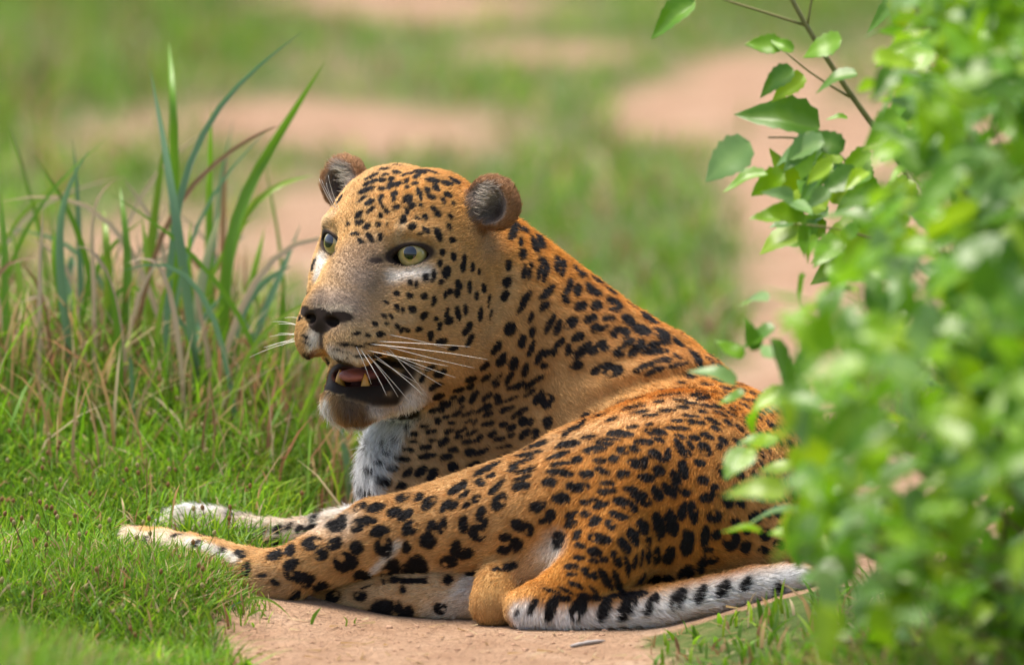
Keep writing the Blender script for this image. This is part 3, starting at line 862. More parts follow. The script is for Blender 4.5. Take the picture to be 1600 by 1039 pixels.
hlen = 10.0 * np.ones(len(LV)) * (1 - hw[:, 0]) + 6.5 * hw[:, 0]
hlen *= 1 - .55 * np.exp(-(np.linalg.norm(LH - [0, 5.0, -5.5], axis=1) / 5.0) ** 2)
hlen += 7 * white * (1 - hw[:, 0])
thr = hit(590, 720)[0]
hlen += 12 * white * np.exp(-(np.linalg.norm(LV - thr, axis=1) / 120) ** 2)
hlen += 15 * tuft_w - 2.5 * inner + 9 * np.exp(-(np.linalg.norm(LH - [0, 1.5, -17.2], axis=1) / 2.5) ** 2)
hlen *= 1 - 0.55 * np.exp(-(np.linalg.norm(LV - hit(773, 935)[0], axis=1) / 45) ** 2)
wz = q2w(LV)[:, 2]
SPC = np.array((.011, .0095, .011))
blackness = sstep(1.6, -1.6, spot)
# ================================================================== LEOPARD: objects
LORG = np.array([0.12, 0.10, 0.0])
root = bpy.data.objects.new('leopard', None)
COL.objects.link(root)
root.location = LORG
tag(root, 'spotted orange leopard lying on the dirt track, looking back with mouth open', 'leopard')

t = NT('leopard_coat')
sp_ = t.math('ADD', t.attr('spot'), t.math('MULTIPLY', t.math('SUBTRACT', t.noise(900.0, 2.0), 0.5), 5.0))
msk = t.math('MULTIPLY_ADD', sp_, -0.35, 0.5, clamp=True)
cb = t.mix(t.math('MULTIPLY', t.noise(1500.0, 2.0), 0.35), t.attr('coat', 'Color'), (0.12, 0.08, 0.05))
t.put(t.b.inputs['Base Color'], t.mix(msk, cb, tuple(SPC)))
t.put(t.b.inputs['Roughness'], t.math('MULTIPLY_ADD', t.attr('bare'), -0.22, 0.72))
t.put(t.b.inputs['Specular IOR Level'], t.math('MULTIPLY_ADD', t.attr('bare'), -0.10, 0.17))
t.bump(t.noise(1400.0, 3.0), 0.0006, 0.5)
coat_mat = t.m
bme = mesh('body', q2w(LV) - LORG, LF)
setattr_f(bme, 'spot', spot)
setattr_f(bme, 'bare', bare)
setattr_c(bme, 'coat', base)
body = obj('body', bme, root, coat_mat)

# fur
def make_fur(name, NH, seed, mat):
    r = np.random.default_rng(seed)
    F = LF
    c = LV[F]
    ar = np.linalg.norm(np.cross(c[:, 2] - c[:, 0], c[:, 3] - c[:, 1]), axis=1)
    ok = (bare[F].mean(1) < 0.5) & (wz[F].min(1) > 0.004)
    ar = ar * ok * (1 + 0.8 * hw[F[:, 0], 0])
    cum = np.cumsum(ar); cum /= cum[-1]
    fi = np.searchsorted(cum, r.random(NH))
    u, v = r.random(NH), r.random(NH)
    wts = np.stack([(1 - u) * (1 - v), u * (1 - v), u * v, (1 - u) * v], 1)
    def ip(A):
        B = A[F[fi]]
        return (B * (wts[:, :, None] if B.ndim == 3 else wts)).sum(1)
    p, n, fl, L = ip(LV), ip(LN), ip(flow), ip(hlen)
    col, sv = ip(base), ip(spot)
    n /= np.linalg.norm(n, axis=1, keepdims=True)
    L = L * r.uniform(.6, 1.25, NH)
    jit = r.normal(size=(NH, 3)) * 0.22
    clump = np.stack([vnoise(p / 11.0, 20 + k) for k in range(3)], 1) * 0.30
    d1 = fl * 0.86 + n * 0.36 + jit * .6 + clump * .6
    d1 /= np.linalg.norm(d1, axis=1, keepdims=True)
    d2 = fl * 1.0 + n * 0.10 + jit + clump
    d2 /= np.linalg.norm(d2, axis=1, keepdims=True)
    p0 = p - n * 1.2
    p1 = p + d1 * L[:, None] * 0.45
    p2 = p1 + d2 * L[:, None] * 0.55
    pts = np.stack([p0, p1, p2], 1)
    tone = (1 + r.normal(size=(NH, 1)) * 0.20)

    def under(q):                       # nearest point of the hide below q
        out = np.full(NH, -1)
        for hh in (0, 2, 4, 6, 8, 11):
            c_ = np.floor((q - n * hh - LO) / VOX).astype(int)
            c_ = np.clip(c_, 0, np.array(LIDX.shape) - 1)
            g = LIDX[c_[:, 0], c_[:, 1], c_[:, 2]]
            out = np.where(out < 0, g, out)
        return out

    cols = []
    jn = r.normal(size=NH) * 0.8 + .5 * vnoise(p / 5.0, 51)
    for k, q in enumerate((p, p1, p2)):
        sk, ck = sv, col
        if k:
            u_ = under(q)
            sk = np.where(u_ >= 0, spot[u_], sv)
            sk = np.where(bare[u_] > .3, sv, sk)
        bl = sstep(1.2, -1.2, sk + jn)[:, None]
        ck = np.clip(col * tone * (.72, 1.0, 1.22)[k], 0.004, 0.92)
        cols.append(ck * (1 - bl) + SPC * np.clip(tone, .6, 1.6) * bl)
    cols = np.stack(cols, 1).reshape(-1, 3)
    hc = bpy.data.hair_curves.new(name)
    hc.add_curves([3] * NH)
    W = (q2w(pts.reshape(-1, 3)) - LORG).astype(np.float32)
    hc.attributes['position'].data.foreach_set('vector', W.ravel())
    ra = hc.attributes.get('radius') or hc.attributes.new('radius', 'FLOAT', 'POINT')
    rr = np.tile(np.array([0.23, 0.19, 0.05]) * 1e-3, NH).astype(np.float32)
    ra.data.foreach_set('value', rr)
    ca = hc.attributes.new('hair', 'FLOAT_COLOR', 'POINT')
    c4 = np.ones((NH * 3, 4), np.float32); c4[:, :3] = cols
    ca.data.foreach_set('color', c4.ravel())
    hc.materials.append(mat)
    o = bpy.data.objects.new(name, hc)
    COL.objects.link(o)
    o.parent = root
    o['kind'] = 'stuff'
    return o


t = NT('leopard_fur')
t.put(t.b.inputs['Base Color'], t.attr('hair', 'Color'))
t.b.inputs['Roughness'].default_value = 0.55
t.b.inputs['Specular IOR Level'].default_value = 0.2
fur = make_fur('fur', 480000, 5, t.m)
# long pale hairs standing in the ears
r_ = np.random.default_rng(9)
NE = 210
pts_, cl_ = [], []
for sgn in (1, -1):
    for k in range(NE):
        a = np.array([-2.3 + .5 * r_.random(), .35 + .4 * r_.random(), r_.uniform(-1.9, 1.3)])
        d_ = np.array([1.0, r_.uniform(.0, .55), r_.uniform(-.15, .75)]); d_ /= np.linalg.norm(d_)
        L_ = r_.uniform(.8, 2.3)
        b = a + d_ * L_ * .5 + np.array([0, .15, 0]); c_ = a + d_ * L_ + np.array([0, -.1, .12 * L_])
        tri = np.stack([a, b, c_]) @ EAR_R.T.astype(float) + EAR_C
        tri[:, 0] *= sgn
        pts_.append(q2w(h2q(tri)) - LORG)
        cl_.append(np.array((.70, .60, .48)) * r_.uniform(.35, 1.1))
hc = bpy.data.hair_curves.new('ear_tufts')
hc.add_curves([3] * len(pts_))
hc.attributes['position'].data.foreach_set('vector', np.array(pts_, np.float32).ravel())
ra = hc.attributes.get('radius') or hc.attributes.new('radius', 'FLOAT', 'POINT')
ra.data.foreach_set('value', np.tile(np.array([.00026, .0002, .00006], np.float32), len(pts_)))
ca = hc.attributes.new('hair', 'FLOAT_COLOR', 'POINT')
c4 = np.ones((len(pts_) * 3, 4), np.float32); c4[:, :3] = np.repeat(np.array(cl_), 3, 0)
ca.data.foreach_set('color', c4.ravel())
hc.materials.append(t.m)
et = bpy.data.objects.new('ear_tufts', hc); COL.objects.link(et); et.parent = root; et['kind'] = 'stuff'
print('fur', round(time.time() - T0, 1))


# eyes
def cap(R, ang0, ang1, seg=32, rings=8, bulge=0.0, full=None):
    """spherical ring between two polar angles about +Y"""
    v, f = [], []
    for i in range(rings + 1):
        a = ang0 + (ang1 - ang0) * i / rings
        rr = R * (1 + bulge * (1 - (a / (full or ang1)) ** 2))
        for j in range(seg):
            b = 2 * math.pi * j / seg
            v.append((rr * math.sin(a) * math.cos(b), rr * math.cos(a), rr * math.sin(a) * math.sin(b)))
    for i in range(rings):
        for j in range(seg):
            f.append((i * seg + j, i * seg + (j + 1) % seg, (i + 1) * seg + (j + 1) % seg, (i + 1) * seg + j))
    return v, f


t = NT('eye_dark'); t.b.inputs['Base Color'].default_value = (.035, .022, .016, 1); t.b.inputs['Roughness'].default_value = .08
eye_m = t.m
t = NT('eye_iris')
po = t.pos()
sx = t.node('SeparateXYZ', {0: po})
ang = t.math('ARCTAN2', sx.outputs[0], sx.outputs[2])
rad = t.math('SQRT', t.math('ADD', t.math('POWER', sx.outputs[0], 2.0), t.math('POWER', sx.outputs[2], 2.0)))
cmb = t.node('CombineXYZ', {0: t.math('MULTIPLY', ang, 9.0), 1: t.math('MULTIPLY', rad, 300.0)})
streak = t.noise(1.0, 3.0, vec=cmb.outputs[0])
rr_ = t.math('DIVIDE', rad, 0.0162)
col = t.ramp(rr_, [(0.36, (.26, .18, .05)), (0.55, (.42, .33, .11)), (0.82, (.46, .40, .17)), (0.93, (.30, .24, .08)), (1.0, (.04, .03, .015))])
t.put(t.b.inputs['Base Color'], t.mix(t.math('MULTIPLY', streak, 0.45), col, (.25, .15, .03)))
t.b.inputs['Roughness'].default_value = .06
t.b.inputs['Coat Weight'].default_value = 1.0
t.b.inputs['Coat Roughness'].default_value = .02
iris_m = t.m
t = NT('eye_pupil'); t.b.inputs['Base Color'].default_value = (.004, .004, .005, 1); t.b.inputs['Roughness'].default_value = .03; t.b.inputs['Coat Weight'].default_value = 1.0
pupil_m = t.m
ER = EYE_R * HS / S
for s in (1, -1):
    e = EYE * [s, 1, 1]
    gd = EYE_DIR * [s, 1, 1]
    gd = gd + np.array([0.05, 0.0, 0.05]); gd /= np.linalg.norm(gd)
    wd = Vector(qdir(gd @ HR3.T)); up = Vector(qdir(np.array([0, 0, 1.0]) @ HR3.T))
    xa = wd.cross(up).normalized(); za = xa.cross(wd)
    M = Matrix((xa, wd, za)).transposed().to_4x4()
    M.translation = Vector(q2w(h2q(e)) - LORG)
    eb = obj('eye', mesh('eye', *cap(ER * .985, 0.001, 2.6, 40, 30)), root, eye_m)
    eb.matrix_local = M
    obj('iris', mesh('iris', *cap(ER, 0.001, math.asin(1.6 / EYE_R), 40, 12, 0.03)), eb, iris_m)
    obj('pupil', mesh('pupil', *cap(ER * 1.004, 0.001, math.asin(.68 / EYE_R), 32, 6, 0.03, math.asin(1.6 / EYE_R))), eb, pupil_m)


# mouth: tongue, lower canines, whiskers
def tube(pts, rad, seg=8, cap_end=True):
    pts = np.asarray(pts, float); rad = np.asarray(rad, float)
    v, f = [], []
    tg = np.gradient(pts, axis=0)
    tg /= np.linalg.norm(tg, axis=1, keepdims=True) + 1e-12
    ref = np.array([0.3, 0.2, 0.93])
    for i in range(len(pts)):
        a = np.cross(tg[i], ref); a /= np.linalg.norm(a) + 1e-12
        b = np.cross(tg[i], a)
        for j in range(seg):
            q = 2 * math.pi * j / seg
            v.append(pts[i] + rad[i] * (a * math.cos(q) + b * math.sin(q)))
    for i in range(len(pts) - 1):
        for j in range(seg):
            f.append((i * seg + j, i * seg + (j + 1) % seg, (i + 1) * seg + (j + 1) % seg, (i + 1) * seg + j))
    if cap_end:
        for k in (0, len(pts) - 1):
            m = len(v); v.append(pts[k])
            for j in range(seg):
                q = (k * seg + j, k * seg + (j + 1) % seg, m, m)
                f.append(q if k else q[::-1])
    return np.array(v), [tuple(q) for q in f]


def bez(a, b, c, n):
    tt = np.linspace(0, 1, n)[:, None]
    return (1 - tt) ** 2 * np.array(a) + 2 * tt * (1 - tt) * np.array(b) + tt ** 2 * np.array(c)


def hw_(l):
    return q2w(h2q(l)) - LORG


t = NT('tooth')
t.put(t.b.inputs['Base Color'], t.ramp(t.noise(120.0, 2.0), [(.3, (.68, .28, .035)), (.7, (.74, .40, .08))]))
t.b.inputs['Roughness'].default_value = .25
tooth_m = t.m
for x0 in (1.75, -1.75):
    pts = hw_(bez((x0 * .9, .2, -15.6), (x0, 1.1, -14.6), (x0 * .92, 1.2, -12.9), 9))
    o = obj('canine_tooth', mesh('canine_tooth', *tube(pts, np.array([.62, .64, .64, .60, .55, .48, .38, .25, .08]) * HS / S, 12)), root, tooth_m)
t = NT('tongue')
t.put(t.b.inputs['Base Color'], t.ramp(t.noise(400.0, 3.0), [(.3, (.36, .10, .085)), (.7, (.50, .17, .14))]))
t.b.inputs['Roughness'].default_value = .35
t.bump(t.noise(900.0, 2.0), .0006, .5)
v, f = [], []
NU, NV = 18, 14
for i in range(NU):
    a = i / (NU - 1)
    wd_ = 1.75 * (1 - max(0, a - .72) ** 2 / .28 ** 2 * .8) ** .5 if a < 1 else .7
    for j in range(NV):
        b = 2 * math.pi * j / NV
        y = -7.5 + a * 10.0
        zc = -12.9 - 0.62 * a + 0.25 * math.sin(a * 3)
        gro = -.22 * math.exp(-(math.cos(b) / .25) ** 2) if math.sin(b) > 0 else 0
        v.append(hw_((wd_ * math.cos(b), y, zc + (.62 * math.sin(b) + gro) * (1 if a < .95 else .5))))
for i in range(NU - 1):
    for j in range(NV):
        f.append((i * NV + j, i * NV + (j + 1) % NV, (i + 1) * NV + (j + 1) % NV, (i + 1) * NV + j))
f.append(tuple(range((NU - 1) * NV, NU * NV))[:4])
c0 = len(v); v.append(np.mean(v[(NU - 1) * NV:NU * NV], axis=0))
for j in range(NV):
    k = (NU - 1) * NV
    f.append((k + j, k + (j + 1) % NV, c0, c0))
obj('tongue', mesh('tongue', v, f), root, t.m)
t = NT('whisker'); t.b.inputs['Base Color'].default_value = (.82, .76, .68, 1); t.b.inputs['Roughness'].default_value = .35
wm = t.m
rw = np.random.default_rng(3)
# root pixel and tip pixel of the whiskers that show, near cheek; tips stand out towards the viewer's side
WK = [(578, 538, 762, 562), (590, 534, 735, 542), (606, 523, 700, 545), (600, 541, 742, 575), (572, 548, 700, 572), (596, 548, 712, 590), (608, 556, 690, 602), (585, 555, 662, 618), (590, 566, 655, 600),
      (563, 545, 604, 618), (573, 552, 622, 620), (588, 570, 640, 628), (556, 540, 580, 600), (602, 552, 672, 580), (618, 560, 668, 620)]
for x0, y0, x1, y1 in WK:
    c, n = hit(x0, y0)
    if c is None or np.linalg.norm(q2h(c) - [2.5, 4, -9]) > 6:
        lc, ln_, _, _ = BVH.find_nearest(Vector(P(x0, y0, 150)))
        c, n = np.array(lc), np.array(ln_)
    dist = math.hypot(x1 - x0, y1 - y0)
    out = n * dist * .35 + np.array([0, 0, -dist * .12])
    tip = P(x1, y1, c[2] + rw.uniform(-20, 60) - dist * .15)
    mid = (c + tip) / 2 + n * dist * .16 + np.array([0, dist * .05, 0])
    pts = q2w(bez(c - n * 2, mid, tip, 12)) - LORG
    obj('whisker', mesh('whisker', *tube(pts, np.linspace(.00042, .00016, 12), 6)), root, wm)
for k in range(11):                      # far cheek
    a = h2q((-2.6 - .5 * rw.random(), 5.6 + rw.uniform(-1.2, .8), -9.2 + rw.uniform(-1.3, 1.0)))
    dr = np.array([-1.0, rw.uniform(-.5, .25), rw.uniform(-.55, .2)]); dr /= np.linalg.norm(dr)
    L = rw.uniform(3.0, 7.0)
    b = a + (dr @ HR3.T) * HS * L
    m = (a + b) / 2 + np.array([0, 8, 0])
    pts = q2w(bez(a, m, b, 10)) - LORG
    obj('whisker', mesh('whisker', *tube(pts, np.linspace(.0004, .00015, 10), 6)), root, wm)
for s in (-1,):                          # brow bristles
    for k in range(4):
        a = h2q((s * (4.4 + .4 * k), .5 - .3 * k, 3.2))
        b = a + (np.array([s * rw.uniform(.1, .6), .35, rw.uniform(.7, 1.1)]) @ HR3.T) * HS * rw.uniform(3, 4.6)
        pts = q2w(bez(a, (a + b) / 2 + np.array([-6, 6, 0]), b, 8)) - LORG
        obj('whisker', mesh('whisker', *tube(pts, np.linspace(.00035, .00014, 8), 6)), root, wm)
# ================================================================== GROUND
def blob(px, py, rx, ry, w=1.0):
    c = on_ground(px, py)
    ex = on_ground(px + rx, py)[0] - c[0]
    ey = on_ground(px, py - ry)[1] - c[1]
    return (c[0], c[1], ex, ey, w)


DIRT = [blob(*b) for b in (
    (240, 430, 230, 110, .75), (230, 240, 200, 50, .6), (60, 80, 140, 40, .45), (560, 215, 300, 45, .95), (760, 190, 130, 40, .5), (500, 380, 130, 90, .9), (430, 300, 130, 60, .5), (650, 15, 260, 30, .9), (850, 85, 190, 26, .8), (560, 110, 160, 40, .5), (1060, 180, 130, 50, .9), (1180, 160, 150, 60, .95),
    (1230, 300, 110, 90, .95), (1260, 440, 110, 90, .95), (1250, 560, 90, 70, 1.), (1350, 240, 160, 80, .8), (1500, 200, 160, 120, .7), (1230, 640, 130, 60, 1.), (1400, 420, 140, 120, .8))]


def dirt_amount(x, y):
    x = np.asarray(x, float); y = np.asarray(y, float)
    p = np.stack([x, y], -1).reshape(-1, 2)
    n = (vnoise(p * 2.3, 31) * .5 + vnoise(p * 6.0, 32) * .3 + vnoise(p * 19.0, 33) * .2).reshape(x.shape)
    xl = -0.30 + 0.10 * sstep(-0.1, 0.5, y) + n * .06          # left edge of the bare strip
    xr = 0.15 + 0.55 * sstep(-0.12, 0.15, y) + n * .06
    near = sstep(xl - .05, xl + .04, x) * sstep(xr + .05, xr - .04, x) * sstep(1.5, 0.9, y)
    far = np.zeros_like(x)
    for cx, cy, rx, ry, w in DIRT:
        far = np.maximum(far, w * np.exp(-(((x - cx) / rx / 1.15) ** 2 + ((y - cy) / ry / 1.15) ** 2) ** 1.3))
    far = np.clip(far + n * .25 * (far > .02), 0, 1) * sstep(0.8, 1.6, y)
    return np.maximum(near, far)


def axis(lo, hi, c, n, fine):
    t = np.linspace(-1, 1, n)
    s = np.sinh(t * fine) / np.sinh(fine)
    return np.where(s < 0, c + s * (c - lo), c + s * (hi - c))


gx, gy = axis(-40, 40, 0.0, 300, 6.0), axis(-18, 120, 0.4, 330, 6.0)
GX, GY = np.meshgrid(gx, gy, indexing='ij')
GZ = ground_z(GX, GY)
gv = np.stack([GX, GY, GZ], -1).reshape(-1, 3)
ii = np.arange(len(gx) * len(gy)).reshape(len(gx), len(gy))
gf = np.stack([ii[:-1, :-1], ii[1:, :-1], ii[1:, 1:], ii[:-1, 1:]], -1).reshape(-1, 4)
t = NT('dirt_and_turf')
po = t.pos()
dn = t.math('ADD', t.attr('dirt'), t.math('MULTIPLY', t.math('SUBTRACT', t.noise(28.0, 5.0, .6, po), 0.5), 0.7))
dm = t.ramp(dn, [(.25, (0, 0, 0)), (.75, (1, 1, 1))])
soil = t.ramp(t.noise(9.0, 6.0, .65, po), [(.30, (.36, .21, .125)), (.55, (.50, .32, .205)), (.75, (.60, .43, .31))])
soil = t.mix(t.math('MULTIPLY', t.ramp(t.noise(130.0, 4.0, .6, po), [(.45, (0, 0, 0)), (.70, (1, 1, 1))]), .45), soil, (.22, .12, .07))
turf = t.ramp(t.noise(14.0, 5.0, .6, po), [(.30, (.06, .10, .02)), (.55, (.11, .16, .035)), (.75, (.22, .19, .08))])
t.put(t.b.inputs['Base Color'], t.mix(dm, turf, soil))
t.b.inputs['Roughness'].default_value = .9
t.b.inputs['Specular IOR Level'].default_value = .2
t.bump(t.math('ADD', t.noise(60.0, 6.0, .65, po), t.math('MULTIPLY', t.noise(300.0, 3.0, .6, po), .4)), .02, 1.0)
gme = mesh('ground', gv, gf)
setattr_f(gme, 'dirt', dirt_amount(GX, GY).ravel())
tag(obj('ground', gme, None, t.m), 'reddish dirt track with grassy banks either side', None, None, 'structure')


# ================================================================== GRASS
def plant_mat(name, rough=.5, trans=.5, spec=.22, sat=None):
    t = NT(name)
    c = t.attr('tint', 'Color')
    t.put(t.b.inputs['Base Color'], c)
    t.b.inputs['Roughness'].default_value = rough
    t.b.inputs['Specular IOR Level'].default_value = spec
    tr = t.node('BsdfTranslucent', {'Color': c})
    mx = t.node('MixShader', {0: trans, 1: t.b.outputs[0], 2: tr.outputs[0]})
    t.l.new(mx.outputs[0], t.n['Material Output'].inputs[0])
    return t.m


GREEN = np.array([(.14, .30, .012), (.18, .34, .016), (.23, .36, .022), (.11, .25, .018), (.16, .30, .05)])
DRY = np.array([(.42, .30, .15), (.34, .22, .10), (.50, .40, .24), (.30, .15, .08)])


def grass_blades(x, y, h, wd, col, lean=.5, seed=0, z=None):
    r = np.random.default_rng(seed)
    n = len(x)
    z = ground_z(x, y) if z is None else z
    az = r.uniform(0, 2 * math.pi, n)
    ln = np.abs(r.normal(0, lean, n)) + .08
    dx, dy = np.cos(az), np.sin(az)
    fz = r.uniform(0, 2 * math.pi, n)
    wx, wy = np.cos(fz), np.sin(fz)
    V = []
    for tt, wf in ((-.03, .8), (.38, 1.0), (.75, .7), (1.0, .0)):
        off = h * ln * max(tt, 0) ** 1.8
        hz = h * tt * (1 - .25 * ln * max(tt, 0))
        cx, cy, cz = x + dx * off, y + dy * off, z + hz
        if wf > 0:
            V.append(np.stack([cx - wx * wd * wf / 2, cy - wy * wd * wf / 2, cz], -1))
            V.append(np.stack([cx + wx * wd * wf / 2, cy + wy * wd * wf / 2, cz], -1))
        else:
            V.append(np.stack([cx, cy, cz], -1))
    V = np.stack(V, 1)                                     # n,7,3
    F = np.array([(0, 1, 3), (0, 3, 2), (2, 3, 5), (2, 5, 4), (4, 5, 6)])
    F = (np.arange(n)[:, None, None] * 7 + F).reshape(-1, 3)
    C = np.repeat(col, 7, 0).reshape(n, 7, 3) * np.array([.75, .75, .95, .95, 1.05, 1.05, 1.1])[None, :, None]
    return V.reshape(-1, 3), F, C.reshape(-1, 3)


def pick(n, dry, r):
    c = GREEN[r.integers(0, len(GREEN), n)]
    d = r.random(n) < dry
    c = np.where(d[:, None], DRY[r.integers(0, len(DRY), n)], c)
    return np.clip(c * r.uniform(.75, 1.25, (n, 1)), 0.01, .7)


def grass_object(name, label, parts, mat, cat='grass'):
    vs, fs, cs, o = [], [], [], 0
    for v, f, c in parts:
        vs.append(v); fs.append(f + o); cs.append(c); o += len(v)
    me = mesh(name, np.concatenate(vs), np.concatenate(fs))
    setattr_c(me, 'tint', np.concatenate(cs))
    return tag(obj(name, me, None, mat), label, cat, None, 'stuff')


grass_m = plant_mat('grass_blade')
rg = np.random.default_rng(21)


def scatter(n, x0, x1, y0, y1, keep=None, grassy=True):
    x, y = rg.uniform(x0, x1, n), rg.uniform(y0, y1, n)
    k = np.ones(n, bool)
    if grassy:
        k &= rg.random(n) > dirt_amount(x, y) * 1.5
    if keep is not None:
        k &= rg.random(n) < keep(x, y)
    return x[k], y[k]


# the leopard's own ground: no blades growing through it
foot = {}
lw = q2w(LV[::3])
low = lw[lw[:, 2] < ground_z(lw[:, 0], lw[:, 1]) + .035]
occ = set(map(tuple, np.floor(low[:, :2] / .012).astype(int).tolist()))


def clear(x, y):
    return np.array([(a, b) not in occ for a, b in np.floor(np.stack([x, y], -1) / .012).astype(int).tolist()])


parts = []
x, y = scatter(52000, -.80, .0, -.55, 1.15)
k = clear(x, y); x, y = x[k], y[k]
h = rg.uniform(.014, .040, len(x)) * (1 + .5 * vnoise(np.stack([x, y], -1) * 7, 41)) * (1 + .5 * sstep(.4, .9, y))
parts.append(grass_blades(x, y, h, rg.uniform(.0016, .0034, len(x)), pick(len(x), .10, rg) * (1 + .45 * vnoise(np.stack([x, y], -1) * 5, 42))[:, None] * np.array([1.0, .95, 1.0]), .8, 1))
# small broad leaves low in the lawn
x, y = scatter(16000, -.80, .0, -.45, 1.0)
k = clear(x, y); x, y = x[k], y[k]
parts.append(grass_blades(x, y, rg.uniform(.008, .02, len(x)), rg.uniform(.004, .008, len(x)), pick(len(x), .05, rg), 1.6, 2))
grass_object('lawn_grass', 'short bright green grass on the bank beside the paws', parts, grass_m)
parts = []
x, y = scatter(60000, -2.6, 2.8, .95, 11.0, lambda x, y: np.where(np.abs(x) < .62 + .075 * y, 1.0, 0.25))
h = rg.uniform(.018, .05, len(x)) * (1 + 1.0 * sstep(-.2, -.7, x))
parts.append(grass_blades(x, y, h, rg.uniform(.004, .009, len(x)), pick(len(x), .28, rg) * (1 + .3 * vnoise(np.stack([x, y], -1) * 2, 43))[:, None], .7, 3))
grass_object('field_grass', 'blurred green grass strips on the track behind the leopard', parts, grass_m)
parts = []
x, y = scatter(17000, -.85, -.20, -1.7, -.45, lambda x, y: sstep(-.22, -.42, x), False)
h = np.clip((.035 + .13 * sstep(-.24, -.56, x)) * rg.uniform(.5, 1.15, len(x)) * (.45 + .6 * sstep(-.3, -1.2, y)), .015, .2)
parts.append(grass_blades(x, y, h, rg.uniform(.002, .0045, len(x)), pick(len(x), .18, rg), .5, 4))
grass_object('verge_grass', 'soft feathery grass in front of the paws', parts, grass_m)
parts = []
x, y = scatter(17000, .08, .85, -1.8, -.10, lambda x, y: sstep(.08 - .05 * y, .26, x) * (.25 + .75 * sstep(-.2, -.6, y)), False)
k = clear(x, y); x, y = x[k], y[k]
h = np.clip((.035 + .12 * sstep(.15, .45, x)) * rg.uniform(.4, 1.15, len(x)) * (.5 + .55 * sstep(-.3, -1.2, y)), .015, .2)
parts.append(grass_blades(x, y, h, rg.uniform(.003, .006, len(x)), pick(len(x), .30, rg), .6, 5))
grass_object('undergrowth', 'grass and dry stems under the leafy shrub', parts, grass_m)


# ---- the tall clump on the bank
def blade_mesh(name, pts, width, col, fold=.25, twist=0.0, n=14):
    """pts: world polyline; a folded tapering leaf"""
    pts = np.asarray(pts, float)
    s = np.concatenate([[0], np.cumsum(np.linalg.norm(np.diff(pts, axis=0), axis=1))]); s /= s[-1]
    tt = np.linspace(0, 1, n)
    # smooth the polyline
    C = np.stack([np.interp(tt, s, pts[:, k]) for k in range(3)], 1)
    for _ in range(6):
        C[1:-1] = (C[:-2] + 2 * C[1:-1] + C[2:]) / 4
    tg = np.gradient(C, axis=0); tg /= np.linalg.norm(tg, axis=1, keepdims=True)
    prof = np.interp(tt, [0, .15, .5, .8, 1], [.55, .9, 1, .6, .02]) * width / 2
    v, f = [], []
    for i in range(n):
        a0 = np.cross(tg[i], np.array([math.sin(twist * .6), -1.0, .15])); a0 /= np.linalg.norm(a0)
        b0 = np.cross(a0, tg[i])
        th = twist * tt[i]
        a = a0 * math.cos(th) + b0 * math.sin(th)
        b = np.cross(a, tg[i])
        v += [C[i] - a * prof[i] + b * prof[i] * fold, C[i] - b * prof[i] * fold * .4, C[i] + a * prof[i] + b * prof[i] * fold]
    for i in range(n - 1):
        f += [(3 * i, 3 * i + 1, 3 * i + 4, 3 * i + 3), (3 * i + 1, 3 * i + 2, 3 * i + 5, 3 * i + 4)]
    me = mesh(name, v, f)
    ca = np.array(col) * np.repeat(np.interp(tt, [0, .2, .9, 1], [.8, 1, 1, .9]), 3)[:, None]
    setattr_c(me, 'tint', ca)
    return me


